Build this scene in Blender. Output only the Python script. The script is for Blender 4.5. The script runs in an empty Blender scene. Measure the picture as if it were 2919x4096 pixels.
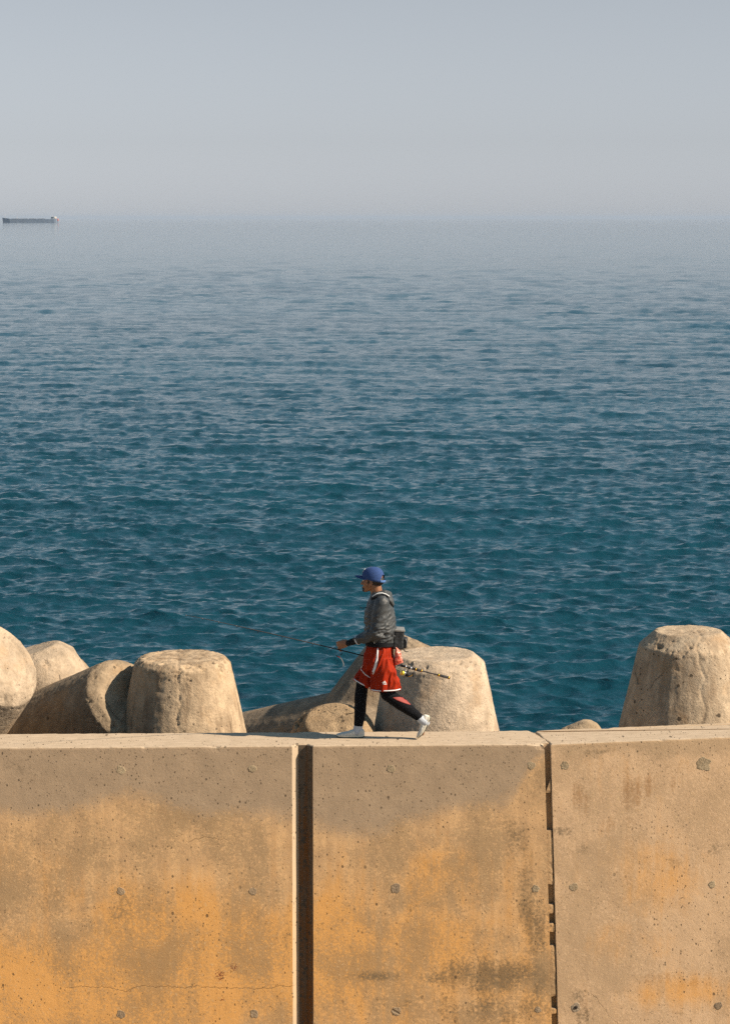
import bpy, bmesh, math, random
import numpy as np
from mathutils import Vector, Matrix, Quaternion, noise as mnoise
from mathutils.bvhtree import BVHTree

scene = bpy.context.scene
COL = scene.collection
rad = math.radians

# ----------------------------------------------------------------------------
# camera, world, sun, exposure
# ----------------------------------------------------------------------------
W_PX, H_PX, FPX = 2919.0, 4096.0, 10300.0
YAW, PITCH, DIST = rad(1.9), rad(6.525), 25.0
CAM = Vector((-DIST * math.sin(YAW), 0.33 - DIST * math.cos(YAW), 5.11))
FWD = Vector((math.sin(YAW) * math.cos(PITCH), math.cos(YAW) * math.cos(PITCH), -math.sin(PITCH)))
RGT = Vector((math.cos(YAW), -math.sin(YAW), 0))
UPV = RGT.cross(FWD)
cam_d = bpy.data.cameras.new("camera")
cam_d.sensor_fit = 'VERTICAL'
cam_d.sensor_height = 36.0
cam_d.lens = 36.0 * FPX / H_PX
cam_d.clip_start, cam_d.clip_end = 0.5, 80000.0
cam = bpy.data.objects.new("camera", cam_d)
COL.objects.link(cam)
cam.matrix_world = Matrix((
    (RGT.x, UPV.x, -FWD.x, CAM.x), (RGT.y, UPV.y, -FWD.y, CAM.y),
    (RGT.z, UPV.z, -FWD.z, CAM.z), (0, 0, 0, 1)))
scene.camera = cam

SAT_LOW, SAT_HIGH = 0.15, 0.68
TINT_LOW, TINT_HIGH = (0.925, 0.985, 1.09, 1), (0.91, 1.19, 1.23, 1)
SUN_AZ, SUN_EL = rad(17.0), rad(37.0)
SUNV = Vector((math.cos(SUN_EL) * math.cos(SUN_AZ), -math.cos(SUN_EL) * math.sin(SUN_AZ), math.sin(SUN_EL)))
world = bpy.data.worlds.new("World")
scene.world = world
world.use_nodes = True
wnt = world.node_tree
bg = wnt.nodes["Background"]
sky = wnt.nodes.new("ShaderNodeTexSky")
sky.sky_type = 'NISHITA'
sky.sun_disc = False
sky.sun_elevation = SUN_EL
sky.sun_rotation = math.atan2(SUNV.x, SUNV.y)
sky.air_density = 1.2
sky.dust_density = 0.3
sky.ozone_density = 3.0
# the haze greys the sky near the horizon; above view a teal tint brightens it to colour sea and shade
wtc = wnt.nodes.new("ShaderNodeTexCoord")
wsep = wnt.nodes.new("ShaderNodeSeparateXYZ")
wnt.links.new(wtc.outputs["Generated"], wsep.inputs[0])


def wramp(lo, hi, a, b):
    r = wnt.nodes.new("ShaderNodeMapRange")
    r.interpolation_type = 'SMOOTHSTEP'
    for k, v in enumerate((None, lo, hi, a, b)):
        if v is not None:
            r.inputs[k].default_value = v
    wnt.links.new(wsep.outputs[2], r.inputs[0])
    return r.outputs[0]


hazy = wnt.nodes.new("ShaderNodeHueSaturation")
wnt.links.new(wramp(0.10, 0.34, SAT_LOW, SAT_HIGH), hazy.inputs["Saturation"])
wnt.links.new(sky.outputs[0], hazy.inputs["Color"])
tint = wnt.nodes.new("ShaderNodeMix")
tint.data_type = 'RGBA'
tint.inputs[6].default_value = TINT_LOW
tint.inputs[7].default_value = TINT_HIGH
wnt.links.new(wramp(0.08, 0.34, 0.0, 1.0), tint.inputs[0])
cool = wnt.nodes.new("ShaderNodeMix")
cool.data_type, cool.blend_type = 'RGBA', 'MULTIPLY'
cool.inputs[0].default_value = 1.0
wnt.links.new(hazy.outputs[0], cool.inputs[6])
wnt.links.new(tint.outputs[2], cool.inputs[7])
wnt.links.new(cool.outputs[2], bg.inputs[0])
bg.inputs[1].default_value = 0.048

sun_d = bpy.data.lights.new("sun", 'SUN')
sun_d.energy = 5.0
sun_d.angle = rad(0.5)
sun_d.color = (1.0, 0.845, 0.66)
sun = bpy.data.objects.new("sun", sun_d)
COL.objects.link(sun)
sun.location = (30, -20, 40)
sun.rotation_euler = SUNV.to_track_quat('Z', 'Y').to_euler()

scene.view_settings.view_transform = 'Standard'
scene.view_settings.look = 'None'
scene.view_settings.gamma = 1.0
scene.view_settings.exposure = 0.95
scene.cycles.use_denoising = False
scene.cycles.sample_clamp_direct = 6.0
scene.cycles.sample_clamp_indirect = 3.0
scene.cycles.max_bounces = 5
scene.cycles.diffuse_bounces = 3
scene.cycles.glossy_bounces = 3
scene.cycles.caustics_reflective = False
scene.cycles.caustics_refractive = False

# ----------------------------------------------------------------------------
# helpers
# ----------------------------------------------------------------------------
SEA_Z = -3.6


def pray(px, py):
    return FWD + RGT * ((px - W_PX / 2) / FPX) - UPV * ((py - H_PX / 2) / FPX)


def P(px, py, y):
    """point of the world seen at photo pixel px, py that lies at depth y behind the wall's front face"""
    d = pray(px, py)
    return CAM + d * ((y - CAM.y) / d.y)


def PZ(px, py, z):
    d = pray(px, py)
    return CAM + d * ((z - CAM.z) / d.z)


def to_px(V):
    """numpy world points -> photo pixels"""
    V = np.asarray(V, float) - np.array(CAM)
    zf = V @ np.array(FWD)
    return np.stack([W_PX / 2 + FPX * (V @ np.array(RGT)) / zf, H_PX / 2 - FPX * (V @ np.array(UPV)) / zf], 1)


_rng = np.random.RandomState(7)
_perm = _rng.permutation(256)
_perm = np.concatenate([_perm, _perm, _perm])
_grad = _rng.normal(size=(256, 3))
_grad /= np.linalg.norm(_grad, axis=1)[:, None]


def pn(p, seed=0):
    """perlin noise, about -0.6..0.6, p is (n,3)"""
    p = np.asarray(p, float) + seed * 17.31
    i = np.floor(p).astype(int)
    f = p - i
    i &= 255
    u = f * f * f * (f * (f * 6 - 15) + 10)
    res = 0
    for dx in (0, 1):
        wx = u[:, 0] if dx else 1 - u[:, 0]
        for dy in (0, 1):
            wy = u[:, 1] if dy else 1 - u[:, 1]
            for dz in (0, 1):
                wz = u[:, 2] if dz else 1 - u[:, 2]
                h = _perm[_perm[_perm[(i[:, 0] + dx) & 255] + ((i[:, 1] + dy) & 255)] + ((i[:, 2] + dz) & 255)]
                g = _grad[h]
                d = g[:, 0] * (f[:, 0] - dx) + g[:, 1] * (f[:, 1] - dy) + g[:, 2] * (f[:, 2] - dz)
                res = res + wx * wy * wz * d
    return res


def fbm(p, scale, octv=4, seed=0, gain=0.5):
    p = np.asarray(p, float) * scale
    a, r = 1.0, 0
    for k in range(octv):
        r = r + a * pn(p * (2.0 ** k), seed + k * 3)
        a *= gain
    return r


def sstep(a, b, x):
    t = np.clip((x - a) / (b - a), 0, 1)
    return t * t * (3 - 2 * t)


def tag(o, label=None, cat=None, group=None, kind=None):
    if label:
        o["label"] = label
    if cat:
        o["category"] = cat
    if group:
        o["group"] = group
    if kind:
        o["kind"] = kind
    return o


def empty(name, loc, label, cat, group=None):
    o = bpy.data.objects.new(name, None)
    o.empty_display_size = 0.2
    COL.objects.link(o)
    o.location = loc
    return tag(o, label, cat, group)


def origin_of(parent):
    """world origin of a part: that of its top-level thing (things are not rotated)"""
    v = Vector((0, 0, 0))
    while parent is not None:
        v += parent.location
        parent = parent.parent
    return v


def link_mesh(name, me, mats, parent=None, smooth=True, loc=None):
    """me holds WORLD coordinates; they are made local to the parent (or to loc)"""
    if not isinstance(mats, (list, tuple)):
        mats = [mats]
    for m in mats:
        me.materials.append(m)
    off = origin_of(parent) if parent is not None else Vector(loc or (0, 0, 0))
    if off.length > 0:
        me.transform(Matrix.Translation(-off))
    if smooth:
        me.shade_smooth()
    o = bpy.data.objects.new(name, me)
    COL.objects.link(o)
    if parent is not None:
        o.parent = parent
    elif loc is not None:
        o.location = loc
    return o


def pydata(verts, faces):
    me = bpy.data.meshes.new("m")
    me.from_pydata([tuple(v) for v in verts], [], faces)
    me.validate()
    me.update()
    bm = bmesh.new()
    bm.from_mesh(me)
    bmesh.ops.recalc_face_normals(bm, faces=bm.faces)
    bm.to_mesh(me)
    bm.free()
    return me


def frame_of(d, hint=None):
    d = Vector(d).normalized()
    h = Vector(hint) if hint is not None else (Vector((0, 0, 1)) if abs(d.z) < 0.9 else Vector((0, 1, 0)))
    u = (h - d * h.dot(d)).normalized()
    return d, u, d.cross(u)


class Geo:
    """collects closed shapes in world coordinates"""

    def __init__(self):
        self.v, self.f = [], []

    def add(self, vs, fs):
        b = len(self.v)
        self.v += [Vector(v) for v in vs]
        self.f += [[i + b for i in f] for f in fs]
        return self

    def rings(self, rings, cap=True, closed=False):
        n = len(rings[0])
        vs = [v for r in rings for v in r]
        fs = []
        m = len(rings)
        for k in range(m if closed else m - 1):
            a, b = k * n, ((k + 1) % m) * n
            for i in range(n):
                j = (i + 1) % n
                fs.append([a + i, a + j, b + j, b + i])
        if cap and not closed:
            fs.append(list(range(n))[::-1])
            fs.append([(m - 1) * n + i for i in range(n)])
        return self.add(vs, fs)

    def loft(self, secs, n=20, round_ends=0.0):
        """secs: (centre, ra, rb, u, w): ellipse ra along u, rb along w"""
        R = []
        for c, ra, rb, u, w in secs:
            c, u, w = Vector(c), Vector(u), Vector(w)
            R.append([c + u * (ra * math.cos(2 * math.pi * i / n)) + w * (rb * math.sin(2 * math.pi * i / n)) for i in range(n)])
        return self.rings(R)

    def tube(self, pts, radii, n=12, flat=1.0, hint=None, dome=True):
        """tapered round tube along points; domed ends"""
        pts = [Vector(p) for p in pts]
        if not isinstance(radii, (list, tuple)):
            radii = [radii] * len(pts)
        secs = []
        prev = None
        for k, p in enumerate(pts):
            a, b = pts[max(k - 1, 0)], pts[min(k + 1, len(pts) - 1)]
            d, u, w = frame_of(b - a, hint if prev is None else prev)
            prev = u
            secs.append((p, radii[k], radii[k] * flat, u, w, d))
        out = []
        if dome:
            s = secs[0]
            for t in (0.95, 0.7, 0.35):
                c = math.sqrt(max(0, 1 - t * t))
                out.append((s[0] - s[5] * (min(s[1], s[2]) * t), s[1] * c, s[2] * c, s[3], s[4]))
        out += [s[:5] for s in secs]
        if dome:
            s = secs[-1]
            for t in (0.35, 0.7, 0.95):
                c = math.sqrt(max(0, 1 - t * t))
                out.append((s[0] + s[5] * (min(s[1], s[2]) * t), s[1] * c, s[2] * c, s[3], s[4]))
        return self.loft(out, n)

    def ell(self, c, r, rot=None, n=16, m=10):
        c = Vector(c)
        R = []
        for k in range(1, m):
            th = math.pi * k / m
            ring = []
            for i in range(n):
                ph = 2 * math.pi * i / n
                v = Vector((r[0] * math.sin(th) * math.cos(ph), r[1] * math.sin(th) * math.sin(ph), r[2] * math.cos(th)))
                if rot is not None:
                    v = rot @ v
                ring.append(c + v)
            R.append(ring)
        return self.rings(R)

    def box(self, c, h, rot=None, bev=0.0):
        bm = bmesh.new()
        bmesh.ops.create_cube(bm, size=2.0)
        for v in bm.verts:
            v.co = Vector((v.co.x * h[0], v.co.y * h[1], v.co.z * h[2]))
        if bev:
            bmesh.ops.bevel(bm, geom=bm.edges[:], offset=bev, segments=3, affect='EDGES', profile=0.6)
        for v in bm.verts:
            v.co = (rot @ v.co if rot is not None else v.co) + Vector(c)
        bm.verts.index_update()
        self.add([v.co.copy() for v in bm.verts], [[v.index for v in f.verts] for f in bm.faces])
        bm.free()
        return self

    def torus(self, c, R, r, axis, n=28, m=8, ry=None, hint=None):
        d, u, w = frame_of(axis, hint)
        c = Vector(c)
        rings = []
        ry = ry or R
        for i in range(n):
            a = 2 * math.pi * i / n
            o = u * (math.cos(a) * R) + w * (math.sin(a) * ry)
            e = o.normalized()
            rings.append([c + o + e * (r * math.cos(2 * math.pi * j / m)) + d * (r * math.sin(2 * math.pi * j / m)) for j in range(m)])
        return self.rings(rings, closed=True)

    def mesh(self):
        return pydata(self.v, self.f)

    def blob(self, voxel, smooth=6, factor=0.5):
        """one continuous skin round all shapes (voxel remesh of the union), relaxed"""
        me = self.mesh()
        o = bpy.data.objects.new("tmp", me)
        COL.objects.link(o)
        r = o.modifiers.new("r", 'REMESH')
        r.mode = 'VOXEL'
        r.voxel_size = voxel
        if smooth:
            s = o.modifiers.new("s", 'SMOOTH')
            s.iterations = smooth
            s.factor = factor
        dg = bpy.context.evaluated_depsgraph_get()
        dg.update()
        out = bpy.data.meshes.new_from_object(o.evaluated_get(dg))
        bpy.data.objects.remove(o)
        bpy.data.meshes.remove(me)
        return out


def get_co(me):
    a = np.empty(len(me.vertices) * 3)
    me.vertices.foreach_get('co', a)
    return a.reshape(-1, 3)


def get_no(me):
    a = np.empty(len(me.vertices) * 3, np.float32)
    me.vertex_normals.foreach_get('vector', a)
    return a.reshape(-1, 3).astype(float)


def set_co(me, co):
    me.vertices.foreach_set('co', np.asarray(co, np.float32).ravel())
    me.update()


def in_poly(pts, poly):
    x, y = pts[:, 0], pts[:, 1]
    inside = np.zeros(len(pts), bool)
    n = len(poly)
    for i in range(n):
        x1, y1 = poly[i]
        x2, y2 = poly[(i + 1) % n]
        c = ((y1 > y) != (y2 > y)) & (x < (x2 - x1) * (y - y1) / (y2 - y1 + 1e-12) + x1)
        inside ^= c
    return inside


# ---- materials --------------------------------------------------------------
class NT:
    """small node-graph writer; values are sockets or numbers"""

    def __init__(self, name):
        self.m = bpy.data.materials.new(name)
        self.m.use_nodes = True
        self.t = self.m.node_tree
        self.b = self.t.nodes["Principled BSDF"]

    def put(self, sock, v):
        if isinstance(v, bpy.types.NodeSocket):
            self.t.links.new(v, sock)
        elif isinstance(v, (tuple, list)):
            sock.default_value = tuple(v) + ((1.0,) if len(v) == 3 and sock.type == 'RGBA' else ())
        else:
            sock.default_value = v

    def n(self, typ, **kw):
        nd = self.t.nodes.new("ShaderNode" + typ)
        for k, v in kw.items():
            setattr(nd, k, v)
        return nd

    def obj(self):
        return self.n("TexCoord").outputs["Object"]

    def math(self, op, a, b=0.0, c=0.0, clamp=False):
        nd = self.n("Math", operation=op, use_clamp=clamp)
        for i, v in enumerate((a, b, c)):
            self.put(nd.inputs[i], v)
        return nd.outputs[0]

    def add(self, a, b): return self.math('ADD', a, b)
    def sub(self, a, b): return self.math('SUBTRACT', a, b)
    def mul(self, a, b): return self.math('MULTIPLY', a, b)

    def step(self, x, lo, hi, a=0.0, b=1.0):
        nd = self.n("MapRange", interpolation_type='SMOOTHSTEP')
        for i, v in enumerate((x, lo, hi, a, b)):
            self.put(nd.inputs[i], v)
        return nd.outputs[0]

    def xyz(self, v):
        nd = self.n("SeparateXYZ")
        self.put(nd.inputs[0], v)
        return nd.outputs

    def vec(self, v, s=(1, 1, 1), o=(0, 0, 0)):
        nd = self.n("Mapping")
        self.put(nd.inputs[0], v)
        nd.inputs["Location"].default_value = o
        nd.inputs["Scale"].default_value = s
        return nd.outputs[0]

    def noise(self, v, scale, detail=4, rough=0.5, dist=0.0):
        nd = self.n("TexNoise")
        self.put(nd.inputs["Vector"], v)
        nd.inputs["Scale"].default_value = scale
        nd.inputs["Detail"].default_value = detail
        nd.inputs["Roughness"].default_value = rough
        nd.inputs["Distortion"].default_value = dist
        return nd.outputs[0]

    def voro(self, v, scale, feature='F1', rnd=1.0):
        nd = self.n("TexVoronoi", feature=feature)
        self.put(nd.inputs["Vector"], v)
        nd.inputs["Scale"].default_value = scale
        nd.inputs["Randomness"].default_value = rnd
        return nd.outputs

    def mix(self, f, a, b, blend='MIX'):
        nd = self.n("Mix", data_type='RGBA', blend_type=blend)
        self.put(nd.inputs[0], f)
        self.put(nd.inputs[6], a)
        self.put(nd.inputs[7], b)
        return nd.outputs[2]

    def bump(self, h, strength=0.5, dist=0.01, normal=None):
        nd = self.n("Bump")
        nd.inputs["Strength"].default_value = strength
        nd.inputs["Distance"].default_value = dist
        self.put(nd.inputs["Height"], h)
        if normal is not None:
            self.put(nd.inputs["Normal"], normal)
        return nd.outputs[0]

    def out(self, color=None, rough=None, normal=None, spec=None, metal=None, **kw):
        b = self.b
        if color is not None:
            self.put(b.inputs["Base Color"], color)
        if rough is not None:
            self.put(b.inputs["Roughness"], rough)
        if normal is not None:
            self.put(b.inputs["Normal"], normal)
        if spec is not None:
            self.put(b.inputs["Specular IOR Level"], spec)
        if metal is not None:
            self.put(b.inputs["Metallic"], metal)
        for k, v in kw.items():
            self.put(b.inputs[k], v)
        return self.m


def plain(name, col, rough=0.6, var=0.25, scale=40.0, bump=0.15, spec=0.4, metal=0.0, dist=0.003, **kw):
    """small-object material: colour with slight uneven wear and a fine bump"""
    t = NT(name)
    o = t.obj()
    a = t.noise(o, scale, 4, 0.6)
    lo = tuple(c * (1 - var) for c in col)
    hi = tuple(min(1, c * (1 + var)) for c in col)
    c = t.mix(t.step(a, 0.3, 0.7), lo, hi)
    nb = t.bump(t.noise(o, scale * 4, 3, 0.6), bump, dist)
    return t.out(c, rough, nb, spec, metal, **kw)


def pits(t, o, scale, size, keep):
    """0..1 mask of scattered small round holes of differing size"""
    v = t.voro(o, scale)
    w = t.xyz(v["Color"])
    lim = t.mul(t.step(w[0], keep, 1.0), size)
    return t.math('LESS_THAN', v["Distance"], lim)

# ----------------------------------------------------------------------------
# sea
# ----------------------------------------------------------------------------
def build_sea():
    h = CAM.z - SEA_Z
    # rows: even steps of the angle below the horizon, so near and far water are equally fine
    th0, th1, th2 = math.atan(h / 38.0), math.atan(h / 1500.0), math.atan(h / 30000.0)
    r = np.concatenate([np.linspace(26.5, 37.5, 14), h / np.tan(np.linspace(th0, th1, 1280)),
                        h / np.tan(np.linspace(th1, th2, 70))[1:]])
    phi = np.concatenate([np.linspace(-100, -17, 60), np.linspace(-17, 17, 1250)[1:-1], np.linspace(17, 100, 60)])
    phi = np.radians(phi) + YAW
    Rg, Ph = np.meshgrid(r, phi, indexing='ij')
    X = (CAM.x + Rg * np.sin(Ph)).astype(np.float32)
    Y = (CAM.y + Rg * np.cos(Ph)).astype(np.float32)
    dr = np.gradient(r)[:, None]
    dl = (Rg * np.gradient(phi)[None, :])
    rs = np.random.RandomState(11)
    Z = np.zeros_like(X)
    DX = np.zeros_like(X)
    DY = np.zeros_like(X)
    # gusts: patches of livelier and calmer water
    g = 0.5 * np.sin(X * .045 + 1.3 * np.sin(Y * .021)) * np.sin(Y * .033 + 1.1 + 1.7 * np.sin(X * .017)) + \
        0.5 * np.sin(X * .011 + Y * .019 + 2.0 * np.sin(Y * .006))
    gust = (1.0 + 0.30 * g).astype(np.float32)
    open_sea = (1.0 + 0.9 * sstep(70.0, 350.0, Rg)).astype(np.float32)      # rougher away from the shelter of the wall
    lams = np.exp(np.linspace(math.log(0.15), math.log(9.0), 128))
    for lam in lams:
        lam *= rs.uniform(.94, 1.06)
        k = 2 * math.pi / lam
        a0 = rs.normal(0, 0.42) + (-0.10)          # mostly towards the wall, spread both ways
        kx, ky = k * math.sin(a0), -k * math.cos(a0)
        slope = 0.052 if lam < 0.75 else (0.040 if lam < 1.2 else (0.020 if lam < 3.0 else 0.011))
        A = slope / k
        ph = rs.uniform(0, 6.283)
        # leave out a wave where the rows or columns are too coarse to carry it
        w = np.clip((lam / (0.8 * dr) - 0.4) * 1.5, 0, 1) * np.clip((lam / (2.2 * dl) - 0.6) * 2, 0, 1)
        rows = np.where(w.max(axis=1) > 0)[0]
        if len(rows) == 0:
            continue
        e = rows.max() + 1
        arg = kx * X[:e] + ky * Y[:e] + ph
        if lam < 3:
            arg = arg + (0.9 * np.sin(0.23 * X[:e] * (1 + .3 * math.sin(ph)) + ph * 2) * np.cos(.17 * Y[:e] + ph)).astype(np.float32)
        aw = (A * w[:e]).astype(np.float32) * gust[:e]
        if .8 < lam < 5.5:
            aw = aw * open_sea[:e]
        Z[:e] += aw * np.cos(arg)
        s = np.sin(arg) * aw * 0.85
        DX[:e] -= s * (kx / k)
        DY[:e] -= s * (ky / k)
    X += DX
    Y += DY
    Z += SEA_Z
    nr, nc = X.shape
    co = np.stack([X, Y, Z], 2).reshape(-1, 3)
    idx = np.arange(nr * nc, dtype=np.int32).reshape(nr, nc)
    q = np.stack([idx[:-1, :-1], idx[:-1, 1:], idx[1:, 1:], idx[1:, :-1]], 2).reshape(-1)
    me = bpy.data.meshes.new("sea")
    nq = len(q) // 4
    me.vertices.add(len(co))
    me.vertices.foreach_set('co', co.astype(np.float32).ravel())
    me.loops.add(len(q))
    me.loops.foreach_set('vertex_index', q)
    me.polygons.add(nq)
    me.polygons.foreach_set('loop_start', np.arange(0, nq * 4, 4, dtype=np.int32))
    me.update(calc_edges=True)
    if me.polygons[nq // 3].normal.z < 0:
        me.flip_normals()
    me.shade_smooth()
    t = NT("sea_water")
    o = t.obj()
    n1 = t.noise(t.vec(o, (0.6, 1.0, 1)), 2.2, 5, 0.6, 0.6)
    n2 = t.noise(t.vec(o, (0.55, 1.0, 1)), 8.0, 4, 0.6, 0.3)
    n0 = t.noise(t.vec(o, (0.45, 1.0, 1)), 0.16, 4, 0.55, 0.4)
    b1 = t.bump(n1, 0.4, 0.20, t.bump(n0, 0.35, 0.5))
    b2 = t.bump(n2, 0.4, 0.05, b1)
    big = t.noise(o, 0.03, 3)
    c = t.mix(t.step(big, .35, .65), (0.0034, 0.0305, 0.0465), (0.0044, 0.038, 0.0575))
    t.out(c, 0.045, b2, 0.5, IOR=1.333)
    me.materials.append(t.m)
    ob = bpy.data.objects.new("sea", me)
    COL.objects.link(ob)
    tag(ob, kind="structure")


build_sea()


# ----------------------------------------------------------------------------
# concrete
# ----------------------------------------------------------------------------
def ell_mask(t, o, items):
    """soft union of ellipses given in photo pixels on the wall's front face: (px, py, rx, ry, weight)"""
    acc = None
    for px, py, rx, ry, wt in items:
        c = P(px, py, 0)
        s = 396.0
        nd = t.n("VectorMath", operation='SUBTRACT')
        t.put(nd.inputs[0], o)
        nd.inputs[1].default_value = c
        n2 = t.n("VectorMath", operation='MULTIPLY')
        t.t.links.new(nd.outputs[0], n2.inputs[0])
        n2.inputs[1].default_value = (s / rx, 0, s / ry)
        n3 = t.n("VectorMath", operation='LENGTH')
        t.t.links.new(n2.outputs[0], n3.inputs[0])
        f = t.step(n3.outputs["Value"], 1.35, 0.15, 0.0, wt)
        acc = f if acc is None else t.math('MAXIMUM', acc, f)
    return acc


def wall_material(name, band, grey, orange, dark, rust, red=None, tint=1.0):
    t = NT(name)
    o = t.obj()
    x, y, z = t.xyz(o)[0:3]
    big = t.noise(o, 1.1, 5, 0.55)
    med = t.noise(o, 5.0, 6, 0.65)
    rag = t.noise(t.vec(o, (1, 1, .7)), 2.3, 9, 0.68, 0.5)
    streak = t.noise(t.vec(o, (8, 2, 0.38)), 1.3, 6, 0.65)
    fine = t.noise(o, 34, 6, 0.68, 0.6)
    grit = t.noise(o, 150, 3, 0.6)
    tan = (0.63 * tint, 0.400 * tint, 0.200 * tint) if band is not None else (0.60, 0.415, 0.25)
    tan2 = (0.45 * tint, 0.288 * tint, 0.152 * tint) if band is not None else (0.53, 0.365, 0.22)
    c = t.mix(t.step(t.add(t.mul(streak, .6), t.mul(med, .4)), .38, .62), tan, tan2)
    om = ell_mask(t, o, orange)
    on = t.add(t.mul(t.sub(streak, .5), .9), t.add(t.mul(t.sub(rag, .5), 1.5), t.mul(t.sub(fine, .5), .5)))
    om = t.step(t.add(t.add(t.mul(om, .75), t.step(z, -.7, -2.4, 0, .50 if band is not None else .05)), on), .05, .95)
    c = t.mix(t.mul(om, .9), c, (0.65, 0.335, 0.100))
    # crust: pale flakes in a greyer ground, in patches
    pm = t.add(t.mul(t.sub(big, .5), 1.5), t.add(t.mul(t.sub(streak, .5), .55), t.mul(t.sub(rag, .5), 1.0)))
    cr = t.step(t.sub(fine, t.mul(pm, .45)), .44, .54)
    c = t.mix(t.mul(cr, t.step(pm, .35, -.35, .14, .70 if band is not None else .42)), c, (0.265, 0.182, 0.100))
    c = t.mix(t.mul(t.step(fine, .58, .66), .45), c, (0.70, 0.49, 0.27))
    # grey sound concrete along the top
    if band is not None:
        x0, x1 = P(0, 3100, 0).x, P(2200, 3100, 0).x
        fc = t.n("FloatCurve")
        t.put(fc.inputs["Value"], t.step_lin(x, x0, x1))
        cv = fc.mapping.curves[0]
        pts = [(px / 2200.0, (py - 2975) / 450.0) for px, py in band]
        cv.points[0].location, cv.points[1].location = pts[0], pts[-1]
        for p in pts[1:-1]:
            cv.points.new(*p)
        fc.mapping.update()
        depth = t.mul(fc.outputs[0], 450.0 / 396.0)
        e = t.add(t.add(z, depth), t.add(t.mul(t.sub(rag, .5), .45), t.mul(t.sub(fine, .5), .22)))
        bm_ = t.step(e, -.11, .12)
    else:
        bm_ = t.mul(t.step(t.add(z, t.mul(t.sub(med, .5), .4)), -.16, -.02), .6)
    gcol = t.mix(t.step(med, .3, .7), grey, tuple(v * .86 for v in grey))
    c = t.mix(t.mul(bm_, .92), c, gcol)
    # rust-brown runs and dark weather stains with ragged edges
    rm = ell_mask(t, o, rust)
    rm = t.step(t.add(t.mul(rm, .9), t.add(t.mul(t.sub(streak, .5), 1.6), t.add(t.mul(t.sub(fine, .5), 1.0), t.mul(t.sub(rag, .5), 1.4)))), .3, 1.15)
    c = t.mix(t.mul(rm, .6), c, (0.25, 0.125, 0.045))
    dm = ell_mask(t, o, dark)
    dm = t.step(t.add(t.mul(dm, .85), t.add(t.mul(t.sub(rag, .5), 2.2), t.add(t.mul(t.sub(fine, .5), 1.5), t.mul(t.sub(streak, .5), .9)))), .35, 1.1)
    c = t.mix(t.mul(dm, .78), c, (0.115, 0.092, 0.058))
    if red:
        r_ = ell_mask(t, o, red)
        r_ = t.step(t.add(r_, t.mul(t.sub(t.noise(o, 85, 2), .5), 4.0)), .9, 1.15)
        c = t.mix(r_, c, (0.14, 0.02, 0.015))
    # top face, dusty and pale
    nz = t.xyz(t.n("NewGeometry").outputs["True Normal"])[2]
    # groove and joint sides mixed greyer and darker, to tame their sunlit glare
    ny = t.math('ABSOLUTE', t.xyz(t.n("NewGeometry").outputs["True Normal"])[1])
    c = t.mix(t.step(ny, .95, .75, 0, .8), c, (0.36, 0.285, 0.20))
    tm = t.step(nz, .55, .85)
    top = t.mix(t.step(t.noise(t.vec(o, (1, 3, 3)), 6, 6, .65), .3, .7), (0.34, 0.262, 0.180), (0.42, 0.33, 0.235))
    c = t.mix(tm, c, top)
    # pin holes: few large, many small
    p1 = pits(t, t.vec(o, (1, .3, .8)), 9.0, .13, .55)
    p2 = t.math('MAXIMUM', pits(t, t.vec(o, (1.1, .3, .8)), 24.0, .22, .45), pits(t, t.vec(o, (1.2, .3, .8), (3, 1, 2)), 46.0, .28, .62))
    pall = t.math('MAXIMUM', p1, p2)
    pall = t.mul(pall, t.step(t.add(t.mul(t.sub(big, .5), 1.5), t.mul(bm_, .5)), -.25, .15))
    c = t.mix(t.mul(pall, .75), c, (0.05, 0.037, 0.024))
    # hair cracks
    def crack(zc, amp, xa, xb, seed):
        wob = t.noise(t.vec(o, (1, 0, 0), (seed, seed, 0)), 2.2, 6, .68)
        d = t.math('ABSOLUTE', t.sub(t.sub(z, zc), t.mul(t.sub(wob, .5), amp)))
        m = t.step(d, .0045, .0015)
        return t.mul(m, t.mul(t.step(x, xa, xa + .1), t.step(x, xb, xb - .1)))
    if band is not None:
        ck = t.math('MAXIMUM', crack(P(500, 3950, 0).z, .22, P(200, 0, 0).x, P(1180, 0, 0).x, 3.0),
                    crack(P(900, 3360, 0).z, .3, P(700, 0, 0).x, P(900, 0, 0).x, 8.0))
    else:
        d = t.math('ABSOLUTE', t.sub(t.add(t.add(z, t.mul(x, 1.25)), t.mul(t.sub(t.noise(o, 4, 5, .65), .5), .25)),
                                     P(2420, 4040, 0).z + 1.25 * P(2420, 4040, 0).x))
        ck = t.mul(t.step(d, .006, .002), t.step(z, P(2400, 3960, 0).z, P(2400, 3990, 0).z))
    c = t.mix(t.mul(ck, .4), c, (0.07, 0.05, 0.03))
    h = t.add(t.mul(fine, .30), t.add(t.mul(grit, .30), t.mul(med, .6)))
    h = t.sub(h, t.mul(pall, 1.1))
    h = t.sub(h, t.mul(ck, .8))
    nb = t.bump(h, 0.8, 0.0085)
    return t.out(c, 0.92, nb, 0.25)


def _step_lin(self, x, lo, hi):
    nd = self.n("MapRange")
    for i, v in enumerate((x, lo, hi, 0.0, 1.0)):
        self.put(nd.inputs[i], v)
    return nd.outputs[0]


NT.step_lin = _step_lin


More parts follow.
